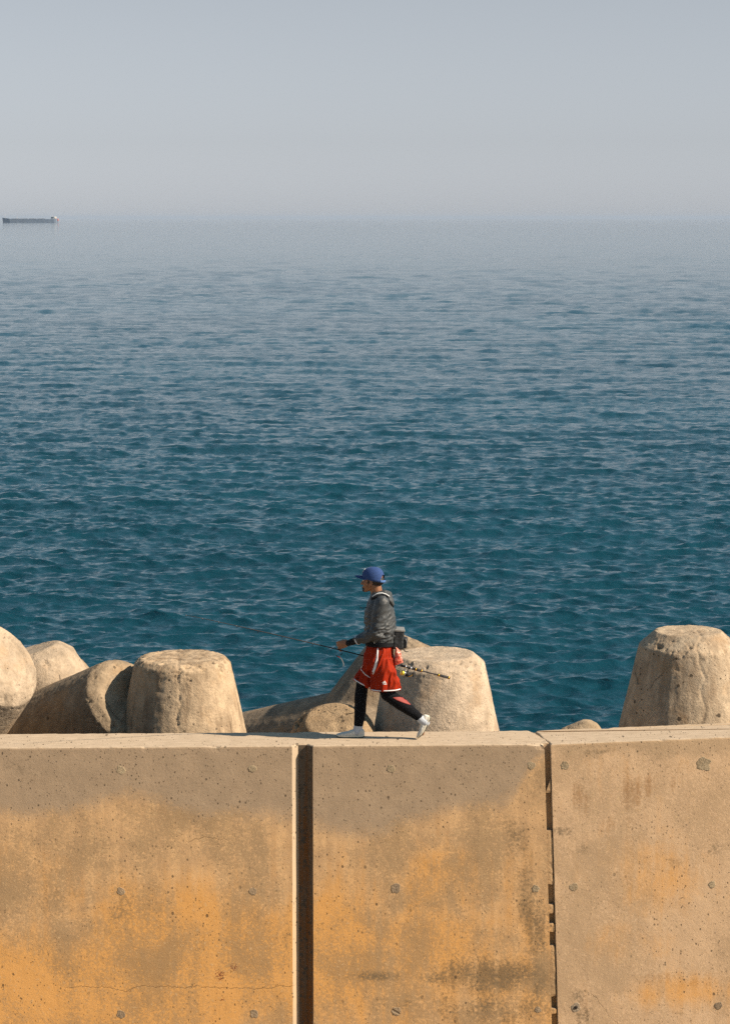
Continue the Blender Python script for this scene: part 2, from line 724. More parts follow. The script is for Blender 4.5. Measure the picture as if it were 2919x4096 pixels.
def block_concrete(name, base=(0.42, 0.315, 0.205), dark=(0.20, 0.145, 0.09), seed=0.0, streak=0.5, pit=1.0, rough=1.0, seam=None):
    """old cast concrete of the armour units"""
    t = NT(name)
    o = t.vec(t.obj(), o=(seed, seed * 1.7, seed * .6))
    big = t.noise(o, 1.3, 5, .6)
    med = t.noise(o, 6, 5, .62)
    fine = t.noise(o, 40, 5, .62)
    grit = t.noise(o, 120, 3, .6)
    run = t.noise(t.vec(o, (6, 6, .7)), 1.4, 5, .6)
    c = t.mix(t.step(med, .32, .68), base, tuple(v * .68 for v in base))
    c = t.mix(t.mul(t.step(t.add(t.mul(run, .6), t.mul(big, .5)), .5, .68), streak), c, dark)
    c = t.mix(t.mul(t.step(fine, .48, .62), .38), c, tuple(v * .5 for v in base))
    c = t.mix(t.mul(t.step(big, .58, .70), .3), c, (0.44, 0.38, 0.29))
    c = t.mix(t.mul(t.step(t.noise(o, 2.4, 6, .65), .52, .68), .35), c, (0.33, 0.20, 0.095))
    p1 = pits(t, o, 7.0, .16, .55)
    p2 = pits(t, o, 17.0, .2, .5)
    pa = t.mul(t.math('MAXIMUM', p1, p2), pit)
    c = t.mix(t.mul(pa, .7), c, (0.06, 0.045, 0.03))
    h = t.add(t.mul(med, .4), t.add(t.mul(fine, .6), t.mul(grit, .4)))
    h = t.sub(h, t.mul(pa, 1.2))
    cv = t.voro(t.vec(t.add_v(o, t.noise_v(o, 3.0, .22)), (1, 1, .55)), 1.15, 'DISTANCE_TO_EDGE')["Distance"]
    ck = t.mul(t.step(cv, .009, .002), t.step(t.noise(o, 1.4, 3, .6), .55, .60))
    h = t.sub(h, t.mul(ck, 1.2))
    c = t.mix(t.mul(ck, .4), c, (0.05, 0.037, 0.025))
    nb = t.bump(h, 0.7 * rough, 0.026)
    return t.out(c, 0.93, nb, 0.2)


def _noise_v(self, v, scale, amp):
    nd = self.n("TexNoise")
    self.put(nd.inputs["Vector"], v)
    nd.inputs["Scale"].default_value = scale
    m = self.n("VectorMath", operation='SCALE')
    self.t.links.new(nd.outputs["Color"], m.inputs[0])
    m.inputs["Scale"].default_value = amp
    return m.outputs[0]


def _add_v(self, a, b):
    m = self.n("VectorMath", operation='ADD')
    self.put(m.inputs[0], a)
    self.put(m.inputs[1], b)
    return m.outputs[0]


NT.noise_v, NT.add_v = _noise_v, _add_v

# ---- the breakwater wall -----------------------------------------------------
FLOOR_Z = -3.05
XG0, XG1 = P(1168, 2985, 0).x, P(1252, 2985, 0).x
XA = P(2176, 2979, 0).x
XB = P(2198, 2979, 0).x
SHEAR = 0.034
BACK = P(1459, 2926, 0).y if False else PZ(1459, 2926, 0).y


def wall_mesh(poly, shear_fn, seed, top_dz=None):
    """closed prism from a plan outline (counter-clockwise), edges worn, faces finely divided"""
    pts = []
    n = len(poly)
    for i in range(n):
        a, b = np.array(poly[i]), np.array(poly[(i + 1) % n])
        L = np.linalg.norm(b - a)
        k = max(1, int(round(L / 0.035)))
        for j in range(k):
            pts.append(a + (b - a) * j / k)
    pts = np.array(pts)
    m = len(pts)
    tang = np.roll(pts, -1, 0) - np.roll(pts, 1, 0)
    tang /= np.linalg.norm(tang, axis=1)[:, None]
    nin = np.stack([-tang[:, 1], tang[:, 0]], 1)
    rows = [(0.020, 0.0), (0.009, -.0025), (0.002, -.009), (0.0, -.022)]
    z = -.022
    while z > FLOOR_Z - .05:
        z -= 0.04 if z > -2.9 else 0.1
        rows.append((0.0, z))
    rings = []
    for k, (ins, z) in enumerate(rows):
        p3 = np.column_stack([pts, np.full(m, z)])
        fine = fbm(p3, 14, 3, seed)
        chip = np.clip(fbm(p3 * np.array([1, 1, .4]), 5, 3, seed + 5) - .28, 0, 1)
        d = ins * (1 + 1.1 * fine) + 0.003 * fbm(p3, 3, 3, seed + 9)
        if k < 4:
            d = d + chip * (.06, .06, .05, .03)[k]
        q = pts + nin * d[:, None]
        zz = z + (-chip * .05 if k == 0 else (-chip * .05 if k < 3 else 0)) - (0.003 * fine if k == 0 else 0)
        v = np.column_stack([q, zz * np.ones(m)])
        v = shear_fn(v)
        rings.append([Vector(a) for a in v])
    g = Geo()
    g.rings(rings)
    return g.mesh()


xl = -13.0
left_back = PZ(2112, 2918, 0)
poly_left = [(xl, 0), (XG0, 0), (XG0 + .062, .088), (XG1 - .062, .088), (XG1, 0), (XA, 0), (XA, .075), (XB, .085),
             (XB - .02, .25), (left_back.x + .05, BACK - .12), (left_back.x, BACK), (xl, BACK)]


def shear_left(v):
    w = np.clip((v[:, 0] - (XA - 0.5)) / 0.4, 0, 1)
    v[:, 0] -= SHEAR * v[:, 2] * w
    return v


band_l = [(0, 3222), (300, 3222), (480, 3160), (640, 3180), (700, 3215), (800, 3245), (950, 3240), (1150, 3265), (1200, 3300),
          (1400, 3314), (1500, 3328), (1600, 3291), (1700, 3262), (1780, 3222), (1950, 3218), (2050, 3180), (2090, 3110),
          (2130, 3050), (2200, 3000)]
M_WALL_L = wall_material(
    "weathered_concrete", band_l, (0.355, 0.264, 0.176),
    orange=[(300, 4000, 700, 260, 1.0), (700, 3700, 420, 260, .75), (950, 3850, 350, 300, .9), (1350, 3750, 190, 330, .9),
            (1750, 3500, 240, 200, .6), (1700, 3750, 300, 160, .5), (150, 3450, 220, 120, .3)],
    dark=[(1500, 3905, 150, 34, 1.0), (1740, 3910, 80, 40, .8), (1950, 3900, 260, 110, 1.0), (2160, 3900, 60, 130, .95),
          (2110, 3600, 70, 170, .75), (2060, 3340, 90, 110, .5), (1650, 4010, 360, 60, .62), (1950, 4045, 330, 90, .9), (2150, 3720, 60, 240, .8),
          (480, 3640, 70, 130, .55), (60, 3720, 70, 130, .55), (880, 3370, 110, 120, .5), (250, 3620, 140, 150, .42),
          (560, 3450, 240, 110, .42), (420, 3860, 50, 90, .35), (1650, 3520, 60, 240, .38), (60, 3060, 300, 40, .4),
          (900, 4040, 200, 60, .35), (1140, 3690, 24, 300, .45), (2080, 4070, 150, 60, .7)],
    rust=[(1460, 3850, 150, 60, .3)],
    red=[(880, 3902, 30, 36, 1.0), (936, 3870, 24, 22, .95), (890, 4000, 14, 16, .9)])
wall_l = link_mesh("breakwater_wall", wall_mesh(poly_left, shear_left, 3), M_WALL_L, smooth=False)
tag(wall_l, "long tan concrete breakwater wall section with a vertical groove, under the walking man", "wall", "sections of the breakwater wall")

# groove back and shaded side: rust and algae stains, with shade darkened into the colour; own part
tg = NT("stained_shaded_groove")
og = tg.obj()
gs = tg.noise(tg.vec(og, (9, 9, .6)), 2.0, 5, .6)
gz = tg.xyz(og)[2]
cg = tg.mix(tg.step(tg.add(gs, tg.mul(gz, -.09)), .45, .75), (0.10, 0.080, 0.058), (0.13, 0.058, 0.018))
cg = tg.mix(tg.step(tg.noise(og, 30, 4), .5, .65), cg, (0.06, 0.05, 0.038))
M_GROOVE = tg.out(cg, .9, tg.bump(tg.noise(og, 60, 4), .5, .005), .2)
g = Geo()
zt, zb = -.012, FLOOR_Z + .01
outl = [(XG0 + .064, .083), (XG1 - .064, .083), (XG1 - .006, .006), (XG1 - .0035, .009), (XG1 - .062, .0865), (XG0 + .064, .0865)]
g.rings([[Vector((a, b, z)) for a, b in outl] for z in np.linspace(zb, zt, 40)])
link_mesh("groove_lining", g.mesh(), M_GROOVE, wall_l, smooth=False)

# right block, settled and tilted
ROT = rad(1.95)
piv = P(2202, 2976, 0)
rb = PZ(2133, 2921, 0)
poly_r = [(piv.x, -.004), (9.5, -.004), (9.5, BACK + .01), (rb.x, BACK + .01), (rb.x + .035, BACK - .16), (piv.x - .05, .30), (piv.x - .012, .1)]


def tilt_right(v):
    x, z = v[:, 0] - piv.x, v[:, 2] + piv.z
    c, s = math.cos(ROT), math.sin(ROT)
    v[:, 0] = piv.x + x * c - z * s
    v[:, 2] = z * c + x * s
    return v


M_WALL_R = wall_material(
    "weathered_concrete_rusty", None, (0.40, 0.285, 0.17),
    orange=[(2600, 3500, 260, 200, .6), (2750, 3960, 300, 90, .8), (2500, 3780, 200, 120, .4), (2450, 3550, 220, 160, .3)],
    dark=[(2250, 3325, 60, 30, .75), (2340, 3400, 60, 36, .55), (2880, 3400, 90, 50, .6), (2700, 3450, 50, 30, .6),
          (2300, 3990, 50, 50, .9), (2330, 4060, 60, 60, .75), (2800, 4050, 200, 50, .4), (2640, 3010, 120, 20, .55), (2360, 3010, 160, 16, .4)],
    rust=[(2310, 3190, 34, 90, .9), (2345, 3220, 22, 90, .8), (2520, 3180, 60, 90, .8), (2600, 3140, 40, 70, .8), (2690, 3130, 14, 60, .7),
          (2480, 3290, 120, 60, .5), (2500, 3480, 100, 90, .35), (2820, 3080, 50, 60, .45), (2600, 3910, 200, 40, .6), (2800, 3930, 160, 40, .6),
          (2330, 4030, 50, 70, .5)], tint=1.06)
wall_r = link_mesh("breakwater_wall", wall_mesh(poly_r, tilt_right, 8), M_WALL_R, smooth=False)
tag(wall_r, "tilted concrete breakwater wall section with rusty streaks, right of the open crack", "wall", "sections of the breakwater wall")

# mortar left in the joint, with gaps
for ya, yb in [(3118, 3172), (3322, 3538), (3618, 3654), (3694, 3728), (3782, 3986), (4034, 4056)]:
    za, zb_ = P(2190, ya, 0).z, P(2190, yb, 0).z
    rings = []
    k = max(5, int((za - zb_) / .025))
    for i in range(k + 1):
        f = i / k
        z = za + (zb_ - za) * f
        endw = min(1.0, .6 + min(f, 1 - f) * k * .4)
        j = [mnoise.noise(Vector((z * 17, s * 9.1, ya))) * .010 for s in range(3)]
        x0 = XA - SHEAR * z + .001
        x1 = XB - SHEAR * z - .002 + j[0] * .6 - (1 - endw) * .02
        if ya == 3118:
            x0 += (1 - f) * .05
        yf = .003 + j[1] * .35 + (1 - endw) * .006
        zj = (1 - min(1, min(f, 1 - f) * k / 2)) * .022 * mnoise.noise(Vector((ya * .37, f * 3, 1)))
        rings.append([Vector((x0, yf, z - zj)), Vector((x0 + (x1 - x0) * .5, yf - .001 + j[2] * .3, z)), Vector((x1, yf, z + zj)), Vector((x1, .066, z + zj)), Vector((x0, .066, z - zj))])
    g = Geo().rings(rings)
    link_mesh("joint_mortar", g.mesh(), M_WALL_L, wall_l, smooth=False)

# form-tie plugs
M_PLUG = block_concrete("tie_plug_mortar", (0.40, 0.29, 0.18), (0.11, 0.09, 0.07), 9.0, .6, .6)
M_PLUGP = block_concrete("tie_plug_pale", (0.42, 0.33, 0.21), (0.25, 0.19, 0.12), 2.0, .4, .6)
rp = random.Random(5)
plugs = [(484, 3080, 15, 1, wall_l), (1010, 3075, 14, 1, wall_l), (484, 3565, 14, 0, wall_l), (1012, 3565, 15, 0, wall_l),
         (484, 4057, 15, 0, wall_l), (1017, 4055, 16, 0, wall_l), (1563, 3075, 15, 1, wall_l), (2125, 3062, 15, 1, wall_l),
         (1583, 3553, 19, 0, wall_l), (2142, 3555, 13, 1, wall_l), (1585, 4045, 17, 0, wall_l), (2150, 4040, 12, 0, wall_l),
         (2258, 3062, 15, 1, wall_r), (2812, 3055, 26, 1, wall_r), (2294, 3548, 15, 1, wall_r), (2844, 3537, 13, 1, wall_r),
         (2302, 4030, 17, 0, wall_r), (2872, 4022, 14, 0, wall_r)]
for px, py, r, pale, wl in plugs:
    c = P(px, py, 0.0)
    if wl is wall_r:
        c.y -= .004
    rr = r / 396.0
    prof = [(1.12, .004), (1.05, -.0015), (.95, -.0025), (.8, -.002), (.5, -.0022), (.2, -.003)]
    rings = []
    ph = rp.uniform(0, 6)
    for f, dy in prof:
        ring = []
        for i in range(22):
            a = 2 * math.pi * i / 22
            w = 1 + (.30 if not pale else .42) * mnoise.noise(Vector((math.cos(a) * 2 + px, math.sin(a) * 2, f * 1.5)))
            ring.append(c + Vector((math.cos(a) * rr * f * w, dy, math.sin(a) * rr * f * w)))
        rings.append(ring)
    g = Geo().rings(rings)
    link_mesh("tie_plug", g.mesh(), M_PLUGP if pale else M_PLUG, wl)
# the lowest plug of the right block shows as a hole: a near-black disc paints its shade
M_HOLE = plain("hole_shade", (0.02, 0.014, 0.01), .95)
c = P(2302, 4030, -.009)
g = Geo().ell(c, (.018, .004, .016))
link_mesh("tie_hole", g.mesh(), M_HOLE, wall_r)

# quay in front of the wall, foot of the breakwater behind it
def grid(x0, x1, nx, y0, y1, ny, zf):
    xs, ys = np.linspace(x0, x1, nx), np.linspace(y0, y1, ny)
    v = [(x, y, zf(x, y)) for y in ys for x in xs]
    f = [[j * nx + i, j * nx + i + 1, (j + 1) * nx + i + 1, (j + 1) * nx + i] for j in range(ny - 1) for i in range(nx - 1)]
    me = pydata(v, f)
    if me.polygons[0].normal.z < 0:
        me.flip_normals()
    return me


M_QUAY = block_concrete("quay_concrete", (0.36, 0.28, 0.19), (0.2, 0.16, 0.11), 1.0, .4, .5)
q = link_mesh("quay", grid(-70, 70, 71, -70, BACK * .5, 41, lambda x, y: FLOOR_Z), M_QUAY)
tag(q, kind="structure")
M_RUB = block_concrete("rubble_stone", (0.26, 0.20, 0.14), (0.12, 0.1, 0.08), 6.0, .6, 1)
q = link_mesh("rubble_slope", grid(-45, 45, 260, BACK * .55, 15.0, 70,
              lambda x, y: -2.55 - .16 * y + .55 * mnoise.fractal(Vector((x * .8, y * .8, 0)), 1.0, 2.0, 4)), M_RUB)
tag(q, kind="structure")


# ----------------------------------------------------------------------------
# tetrapods
# ----------------------------------------------------------------------------
def tetra_frame(d0, hint):
    d0 = Vector(d0).normalized()
    h = Vector(hint)
    u = (h - d0 * h.dot(d0)).normalized()
    w = d0.cross(u)
    out = [d0]
    for k in range(3):
        a = 2 * math.pi * k / 3
        out.append((d0 * (-1 / 3) + (u * math.cos(a) + w * math.sin(a)) * (2 * math.sqrt(2) / 3)).normalized())
    return out


def tetrapod(end, d0, hint, label, mat, L=2.0, r_end=.50, r_root=.86, seed=0, chip=1.0, cham=.075, seam=False, voxel=.025, center=None, ring=False, crack=None, stretch=1.0, first=1.0):
    dirs = tetra_frame(d0, hint)
    c = Vector(center) if center is not None else Vector(end) - dirs[0] * L
    g = Geo()
    Ls = [L * first, L * stretch, L, L]
    for d, L_ in zip(dirs, Ls):
        _, u, w = frame_of(d)
        secs = [(c + d * 0.0, r_root, r_root, u, w)]
        for t in np.linspace(.15, 1, 8):
            r = r_root + (r_end - r_root) * t
            secs.append((c + d * ((L_ - cham) * t), r, r, u, w))
        secs.append((c + d * L_, r_end - cham * 1.1, r_end - cham * 1.1, u, w))
        g.loft(secs, 40)
    g.ell(c, (r_root * .92,) * 3, n=24, m=16)
    me = g.blob(voxel, 1, .35)
    co, no = get_co(me), get_no(me)
    rel = co - np.array(c)
    dd = np.array([list(d) for d in dirs])
    ax = rel @ dd.T
    best = ax.argmax(1)
    t = ax[np.arange(len(co)), best]
    lk = np.array([first, stretch, 1.0, 1.0])[best]
    t = t / lk
    radial = np.linalg.norm(rel - dd[best] * (t * lk)[:, None], axis=1)
    rim = np.exp(-((t - (L - cham * .6)) / .09) ** 2) * np.clip((radial - r_end * .55) / (r_end * .3), 0, 1)
    disp = .008 * fbm(co, 1.6, 2, seed) + .004 * fbm(co, 14, 3, seed + 4)
    ch = np.clip(fbm(co, 9, 4, seed + 7, .65) - .24, 0, 1)
    disp -= rim * ch * .10 * chip
    cav = np.clip(fbm(co, 15, 2, seed + 11) - .26, 0, 1)
    wide = np.exp(-((t - (L - cham)) / .16) ** 2)
    cav2 = np.clip(fbm(co, 24, 2, seed + 13) - .20, 0, 1)
    disp -= (cav * .028 * np.clip(.15 + wide, 0, 1) + cav2 * .03 * wide) * chip
    if crack is not None:
        zz = np.column_stack([np.zeros(len(co)), np.zeros(len(co)), co[:, 2]])
        s_ = rel[:, 0] - crack - .09 * fbm(zz, 3.5, 4, seed + 17, .6)
        dep = .6 + .8 * np.clip(fbm(zz, 6, 2, seed + 19) + .3, 0, 1)
        disp -= np.where((best == 0) & (rel[:, 1] < 0), .013 * dep * np.exp(-(s_ / .011) ** 2), 0)
        crumb = np.exp(-(s_ / .06) ** 2) * np.clip(fbm(co, 16, 3, seed + 23) - .05, 0, 1)
        disp -= np.where((best == 0) & (rel[:, 1] < 0), .018 * crumb, 0)
    endf = (t > L - .06) & (radial < r_end)
    disp += np.where(endf, .007 * fbm(co, 9, 3, seed + 2) - (.014 * np.exp(-((radial - r_end * .62) / .02) ** 2) if ring else 0), 0)
    if seam:
        # ridge left by the casting mould along each leg
        _, u, w = frame_of(dirs[0], hint)
        s = (rel @ np.array(w))
        disp += np.where((best == 0), .022 * np.exp(-(s / .022) ** 2), 0)
    co2 = co + no * disp[:, None]
    set_co(me, co2)
    print('TETRA', label[:40], 'min y %.2f' % co2[:, 1].min(), 'top z %.2f' % co2[:, 2].max())
    o = link_mesh("tetrapod", me, mat, loc=c)
    tag(o, label, "tetrapod", "concrete tetrapods piled behind the wall")
    return o


def cm(i, **kw):
    return block_concrete("tetrapod_concrete_%s" % "abcdefghij"[i], seed=3.7 * i + 1, **kw)


tetrapod(P(0, 2632, 1.55), (.60, -.50, .62), (-.3, .4, -.8), "tetrapod at the left edge whose round leg end faces the man",
         cm(0, base=(0.42, 0.33, 0.235), streak=.35), seed=1, r_end=.52, r_root=.84, cham=.10, ring=True, voxel=.018)
tetrapod(P(122, 2600, 3.6), (-.30, .0, .95), (.75, -.3, -.3), "smooth tetrapod with a leaning rounded leg, behind the one at the left edge",
         cm(1, base=(0.42, 0.33, 0.235), streak=.3, pit=.6), seed=2, cham=.12, r_end=.46, r_root=.90)
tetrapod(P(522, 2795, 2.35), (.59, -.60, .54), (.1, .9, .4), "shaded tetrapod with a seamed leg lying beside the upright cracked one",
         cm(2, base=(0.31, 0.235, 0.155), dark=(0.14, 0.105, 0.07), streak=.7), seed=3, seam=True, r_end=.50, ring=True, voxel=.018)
tetrapod(P(730, 2628, 2.35), (.0, -.03, 1), (.1, 1, 0), "upright tetrapod leg with a chipped top and long vertical crack, left of the man",
         cm(3, base=(0.46, 0.345, 0.225), dark=(0.15, 0.10, 0.06), streak=.8), seed=4, chip=1.5, r_end=.51, r_root=.93, voxel=.016, crack=-.03, cham=.06)
tetrapod(P(1738, 2615, 2.35), (-.02, -.03, 1), (-.05, 1, 0), "broad pale tetrapod leg standing upright right behind the man",
         cm(4, base=(0.49, 0.39, 0.285), streak=.25, pit=.5, rough=1.2), seed=5, r_end=.53, r_root=.90, cham=.10, voxel=.016)
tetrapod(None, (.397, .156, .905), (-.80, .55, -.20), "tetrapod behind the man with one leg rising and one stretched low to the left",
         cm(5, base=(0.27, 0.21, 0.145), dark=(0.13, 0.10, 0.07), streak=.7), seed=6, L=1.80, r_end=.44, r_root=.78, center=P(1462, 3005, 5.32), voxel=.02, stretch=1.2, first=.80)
tetrapod(P(1322, 2880, 1.95), (-.10, -.52, .85), (.7, .5, 0), "low tetrapod with an eroded rounded leg end, beside the man's front leg",
         cm(6, base=(0.40, 0.285, 0.17), dark=(0.13, 0.09, 0.055), streak=.8, rough=1.8, pit=1.3), seed=7, chip=1.8, r_end=.44, r_root=.8, cham=.16)
tetrapod(P(2752, 2522, 3.1), (.0, -.02, 1), (.1, 1, 0), "tall upright tetrapod leg with sloping rim and dark pits, at the right edge",
         cm(7, base=(0.45, 0.35, 0.24), dark=(0.17, 0.115, 0.07), streak=.6, pit=1.3), seed=8, r_end=.54, r_root=.95, cham=.16, voxel=.016, crack=.06)
tetrapod(P(2362, 2885, 2.4), (.26, -.1, .95), (-.5, .8, 0), "sunken tetrapod showing only a low leg tip over the wall, near the crack",
         cm(8, base=(0.42, 0.32, 0.21)), seed=9, r_end=.3, r_root=.80, cham=.2, chip=1.5)


# ----------------------------------------------------------------------------
# cargo ship, birds
# ----------------------------------------------------------------------------
def build_ship():
    wl = PZ(127, 891, SEA_Z)
    sc = wl.y / FPX * 1.0                     # metres per photo pixel there
    Lh = 112 * sc
    base = Vector((wl.x, wl.y, SEA_Z))
    s = empty("cargo_ship", base, "small grey cargo ship on the hazy horizon at far left", "ship")
    hull_m = plain("ship_hull_hazed", (0.125, 0.165, 0.225), .6, .1, .05)  # haze fading is mixed into the hull, white and red paint colours
    white = plain("ship_white_hazed", (0.36, 0.37, 0.37), .6, .05, .05)
    redm = plain("ship_red_hazed", (0.40, 0.14, 0.13), .6, .1, .05)
    greym = plain("ship_deck_paint", (0.10, 0.11, 0.13), .7, .1, .05)
    dark = plain("ship_window_glass", (0.02, 0.025, 0.03), .2)
    k = sc
    # bow at left
    rings = []
    prof = [(-115, .05, 20, -8), (-108, .35, 19.5, -2), (-98, .75, 18, 0), (-84, 1, 16, 0), (-40, 1, 15, 0), (20, 1, 14.5, 0), (70, 1, 14.5, 0), (92, .95, 15.5, 0), (100, .82, 15.5, 0), (104, .6, 15.5, 3)]
    hw = 9.5
    for x, wd, zt_, zb_ in prof:
        xx = x * k
        lo = max(zb_, 0) * .5 * k if zb_ > 0 else -1.5
        sh = (-zb_ * .35 * k if zb_ < 0 else 0)
        rings.append([base + Vector((xx, -hw * wd, zt_ * k)), base + Vector((xx + sh, -hw * wd * .96, lo)), base + Vector((xx + sh, hw * wd * .96, lo)), base + Vector((xx, hw * wd, zt_ * k))])
    link_mesh("hull", Geo().rings(rings).mesh(), hull_m, s, smooth=False)
    g = Geo()
    for a in (-62, -28, 6, 40):
        g.box(base + Vector((a * k, 0, 15.6 * k)), (14 * k, hw * .7, 1.2 * k), bev=.3)
    link_mesh("hatch_cover", g.mesh(), greym, s, smooth=False)
    g = Geo()
    g.box(base + Vector((88 * k, 0, 18 * k)), (9 * k, hw * .85, 3.4 * k), bev=.2)
    g.box(base + Vector((86 * k, 0, 22.5 * k)), (6 * k, hw * .95, 1.6 * k), bev=.2)
    sup = link_mesh("superstructure", g.mesh(), white, s, smooth=False)
    g = Geo()
    for kx in range(6):
        g.box(base + Vector((82 * k + kx * 1.6 * k, -hw * .95 - .05, 22.7 * k)), (.55 * k, .1, .5 * k))
    link_mesh("window", g.mesh(), dark, sup, smooth=False)
    g = Geo().tube([base + Vector((96 * k, 0, 15 * k)), base + Vector((97 * k, 0, 22.5 * k))], [2.6 * k, 2.2 * k])
    link_mesh("funnel", g.mesh(), plain("ship_funnel_paint", (.72, .66, .5), .6), s)
    g = Geo().box(base + Vector((102.5 * k, 0, 11.5 * k)), (5.2 * k, hw * .62, 5.2 * k), bev=.4)
    link_mesh("stern_boat_cradle", g.mesh(), redm, s)
    for x, hgt in ((-104, 34), (84, 30), (-56, 27)):
        g = Geo().tube([base + Vector((x * k, 0, 14 * k)), base + Vector((x * k, 0, hgt * k))], [.5 * k, .3 * k], n=8)
        g.tube([base + Vector((x * k, -2.5 * k, hgt * .85 * k)), base + Vector((x * k, 2.5 * k, hgt * .85 * k))], .25 * k, n=6)
        link_mesh("mast", g.mesh(), plain("ship_mast_paint", (.55, .45, .38), .6), s)
    return s


build_ship()

M_BIRD = plain("bird_feathers", (0.02, 0.022, 0.025), .8, .2, 3)


def bird(px, py, y, span, roll, lift, label):
    c = P(px, py, y)
    g = Geo()
    rot = Matrix.Rotation(roll, 3, 'Y')
    body = [(-.30, .01), (-.24, .035), (-.1, .07), (.05, .065), (.2, .03), (.36, .045), (.40, .03)]
    secs = []
    for t, r in body:
        secs.append((c + rot @ Vector((.2 * t * span, t * span * .55, 0)), r * span * .9, r * span * .7, rot @ Vector((1, 0, 0)), Vector((0, 0, 1))))
    g.loft(secs, 10)
    for s in (-1, 1):
        R = []
        for f, ch, zz in ((0, .11, 0), (.3, .13, lift * .75), (.6, .10, lift), (.85, .06, lift * .7), (1, .015, lift * .35)):
            p = c + rot @ Vector((s * f * .5 * span, -.03 * f * span, zz * span))
            R.append([p + Vector((0, -ch * span, 0)), p + Vector((0, 0, .012 * span)), p + Vector((0, ch * span, 0)), p - Vector((0, 0, .01 * span))])
        g.rings(R)
    o = link_mesh("bird", g.blob(.010 * span, 0), M_BIRD, loc=c)
    tag(o, label, "bird", "dark birds flying over the sea")


bird(1448, 879, 700, .75, .25, .28, "dark bird with bent wings on the horizon straight above the man")
bird(776, 855, 800, .70, .0, .03, "dark bird gliding flat just above the horizon, between the ship and the man")
bird(1087, 931, 600, .60, 1.1, .2, "dark banking bird low over the water, just below the horizon")
bird(2284, 312, 110, .085, .3, .15, "single dark bird high in the pale sky, far above the others")
bird(2857, 874, 700, .60, .6, .05, "dark bird at the horizon by the right edge")


# ----------------------------------------------------------------------------
# the walking man
# ----------------------------------------------------------------------------
Y0 = .33
BASE = PZ(1545, 2954, 0)
X_, Y_, Z_ = Vector((1, 0, 0)), Vector((0, 1, 0)), Vector((0, 0, 1))

HEAD_YAW = rad(22)
HF = Vector((-math.cos(HEAD_YAW), math.sin(HEAD_YAW), 0))
HL = Vector((-math.sin(HEAD_YAW), -math.cos(HEAD_YAW), 0))
E0 = P(1483, 2333, .26) - HL * .075
HR = Matrix((HF, HL, Z_)).transposed()


def hp(a, b, c):
    return E0 + HF * a + HL * b + Z_ * c


SH_N, EL_N, WR_N = P(1526, 2412, .165), P(1503, 2536, .150), P(1392, 2573, .335)
KN = P(1359, 2579, .372)
SH_F, EL_F, WR_F = P(1526, 2412, .50), P(1545, 2520, .53), P(1520, 2590, .47)
HIP_N, KNE_N, ANK_N = P(1524, 2625, .245), P(1541, 2772, .25), P(1678, 2871, .27)
HIP_F, KNE_F, ANK_F = P(1512, 2625, .415), P(1446, 2745, .415), P(1432, 2912, .41)


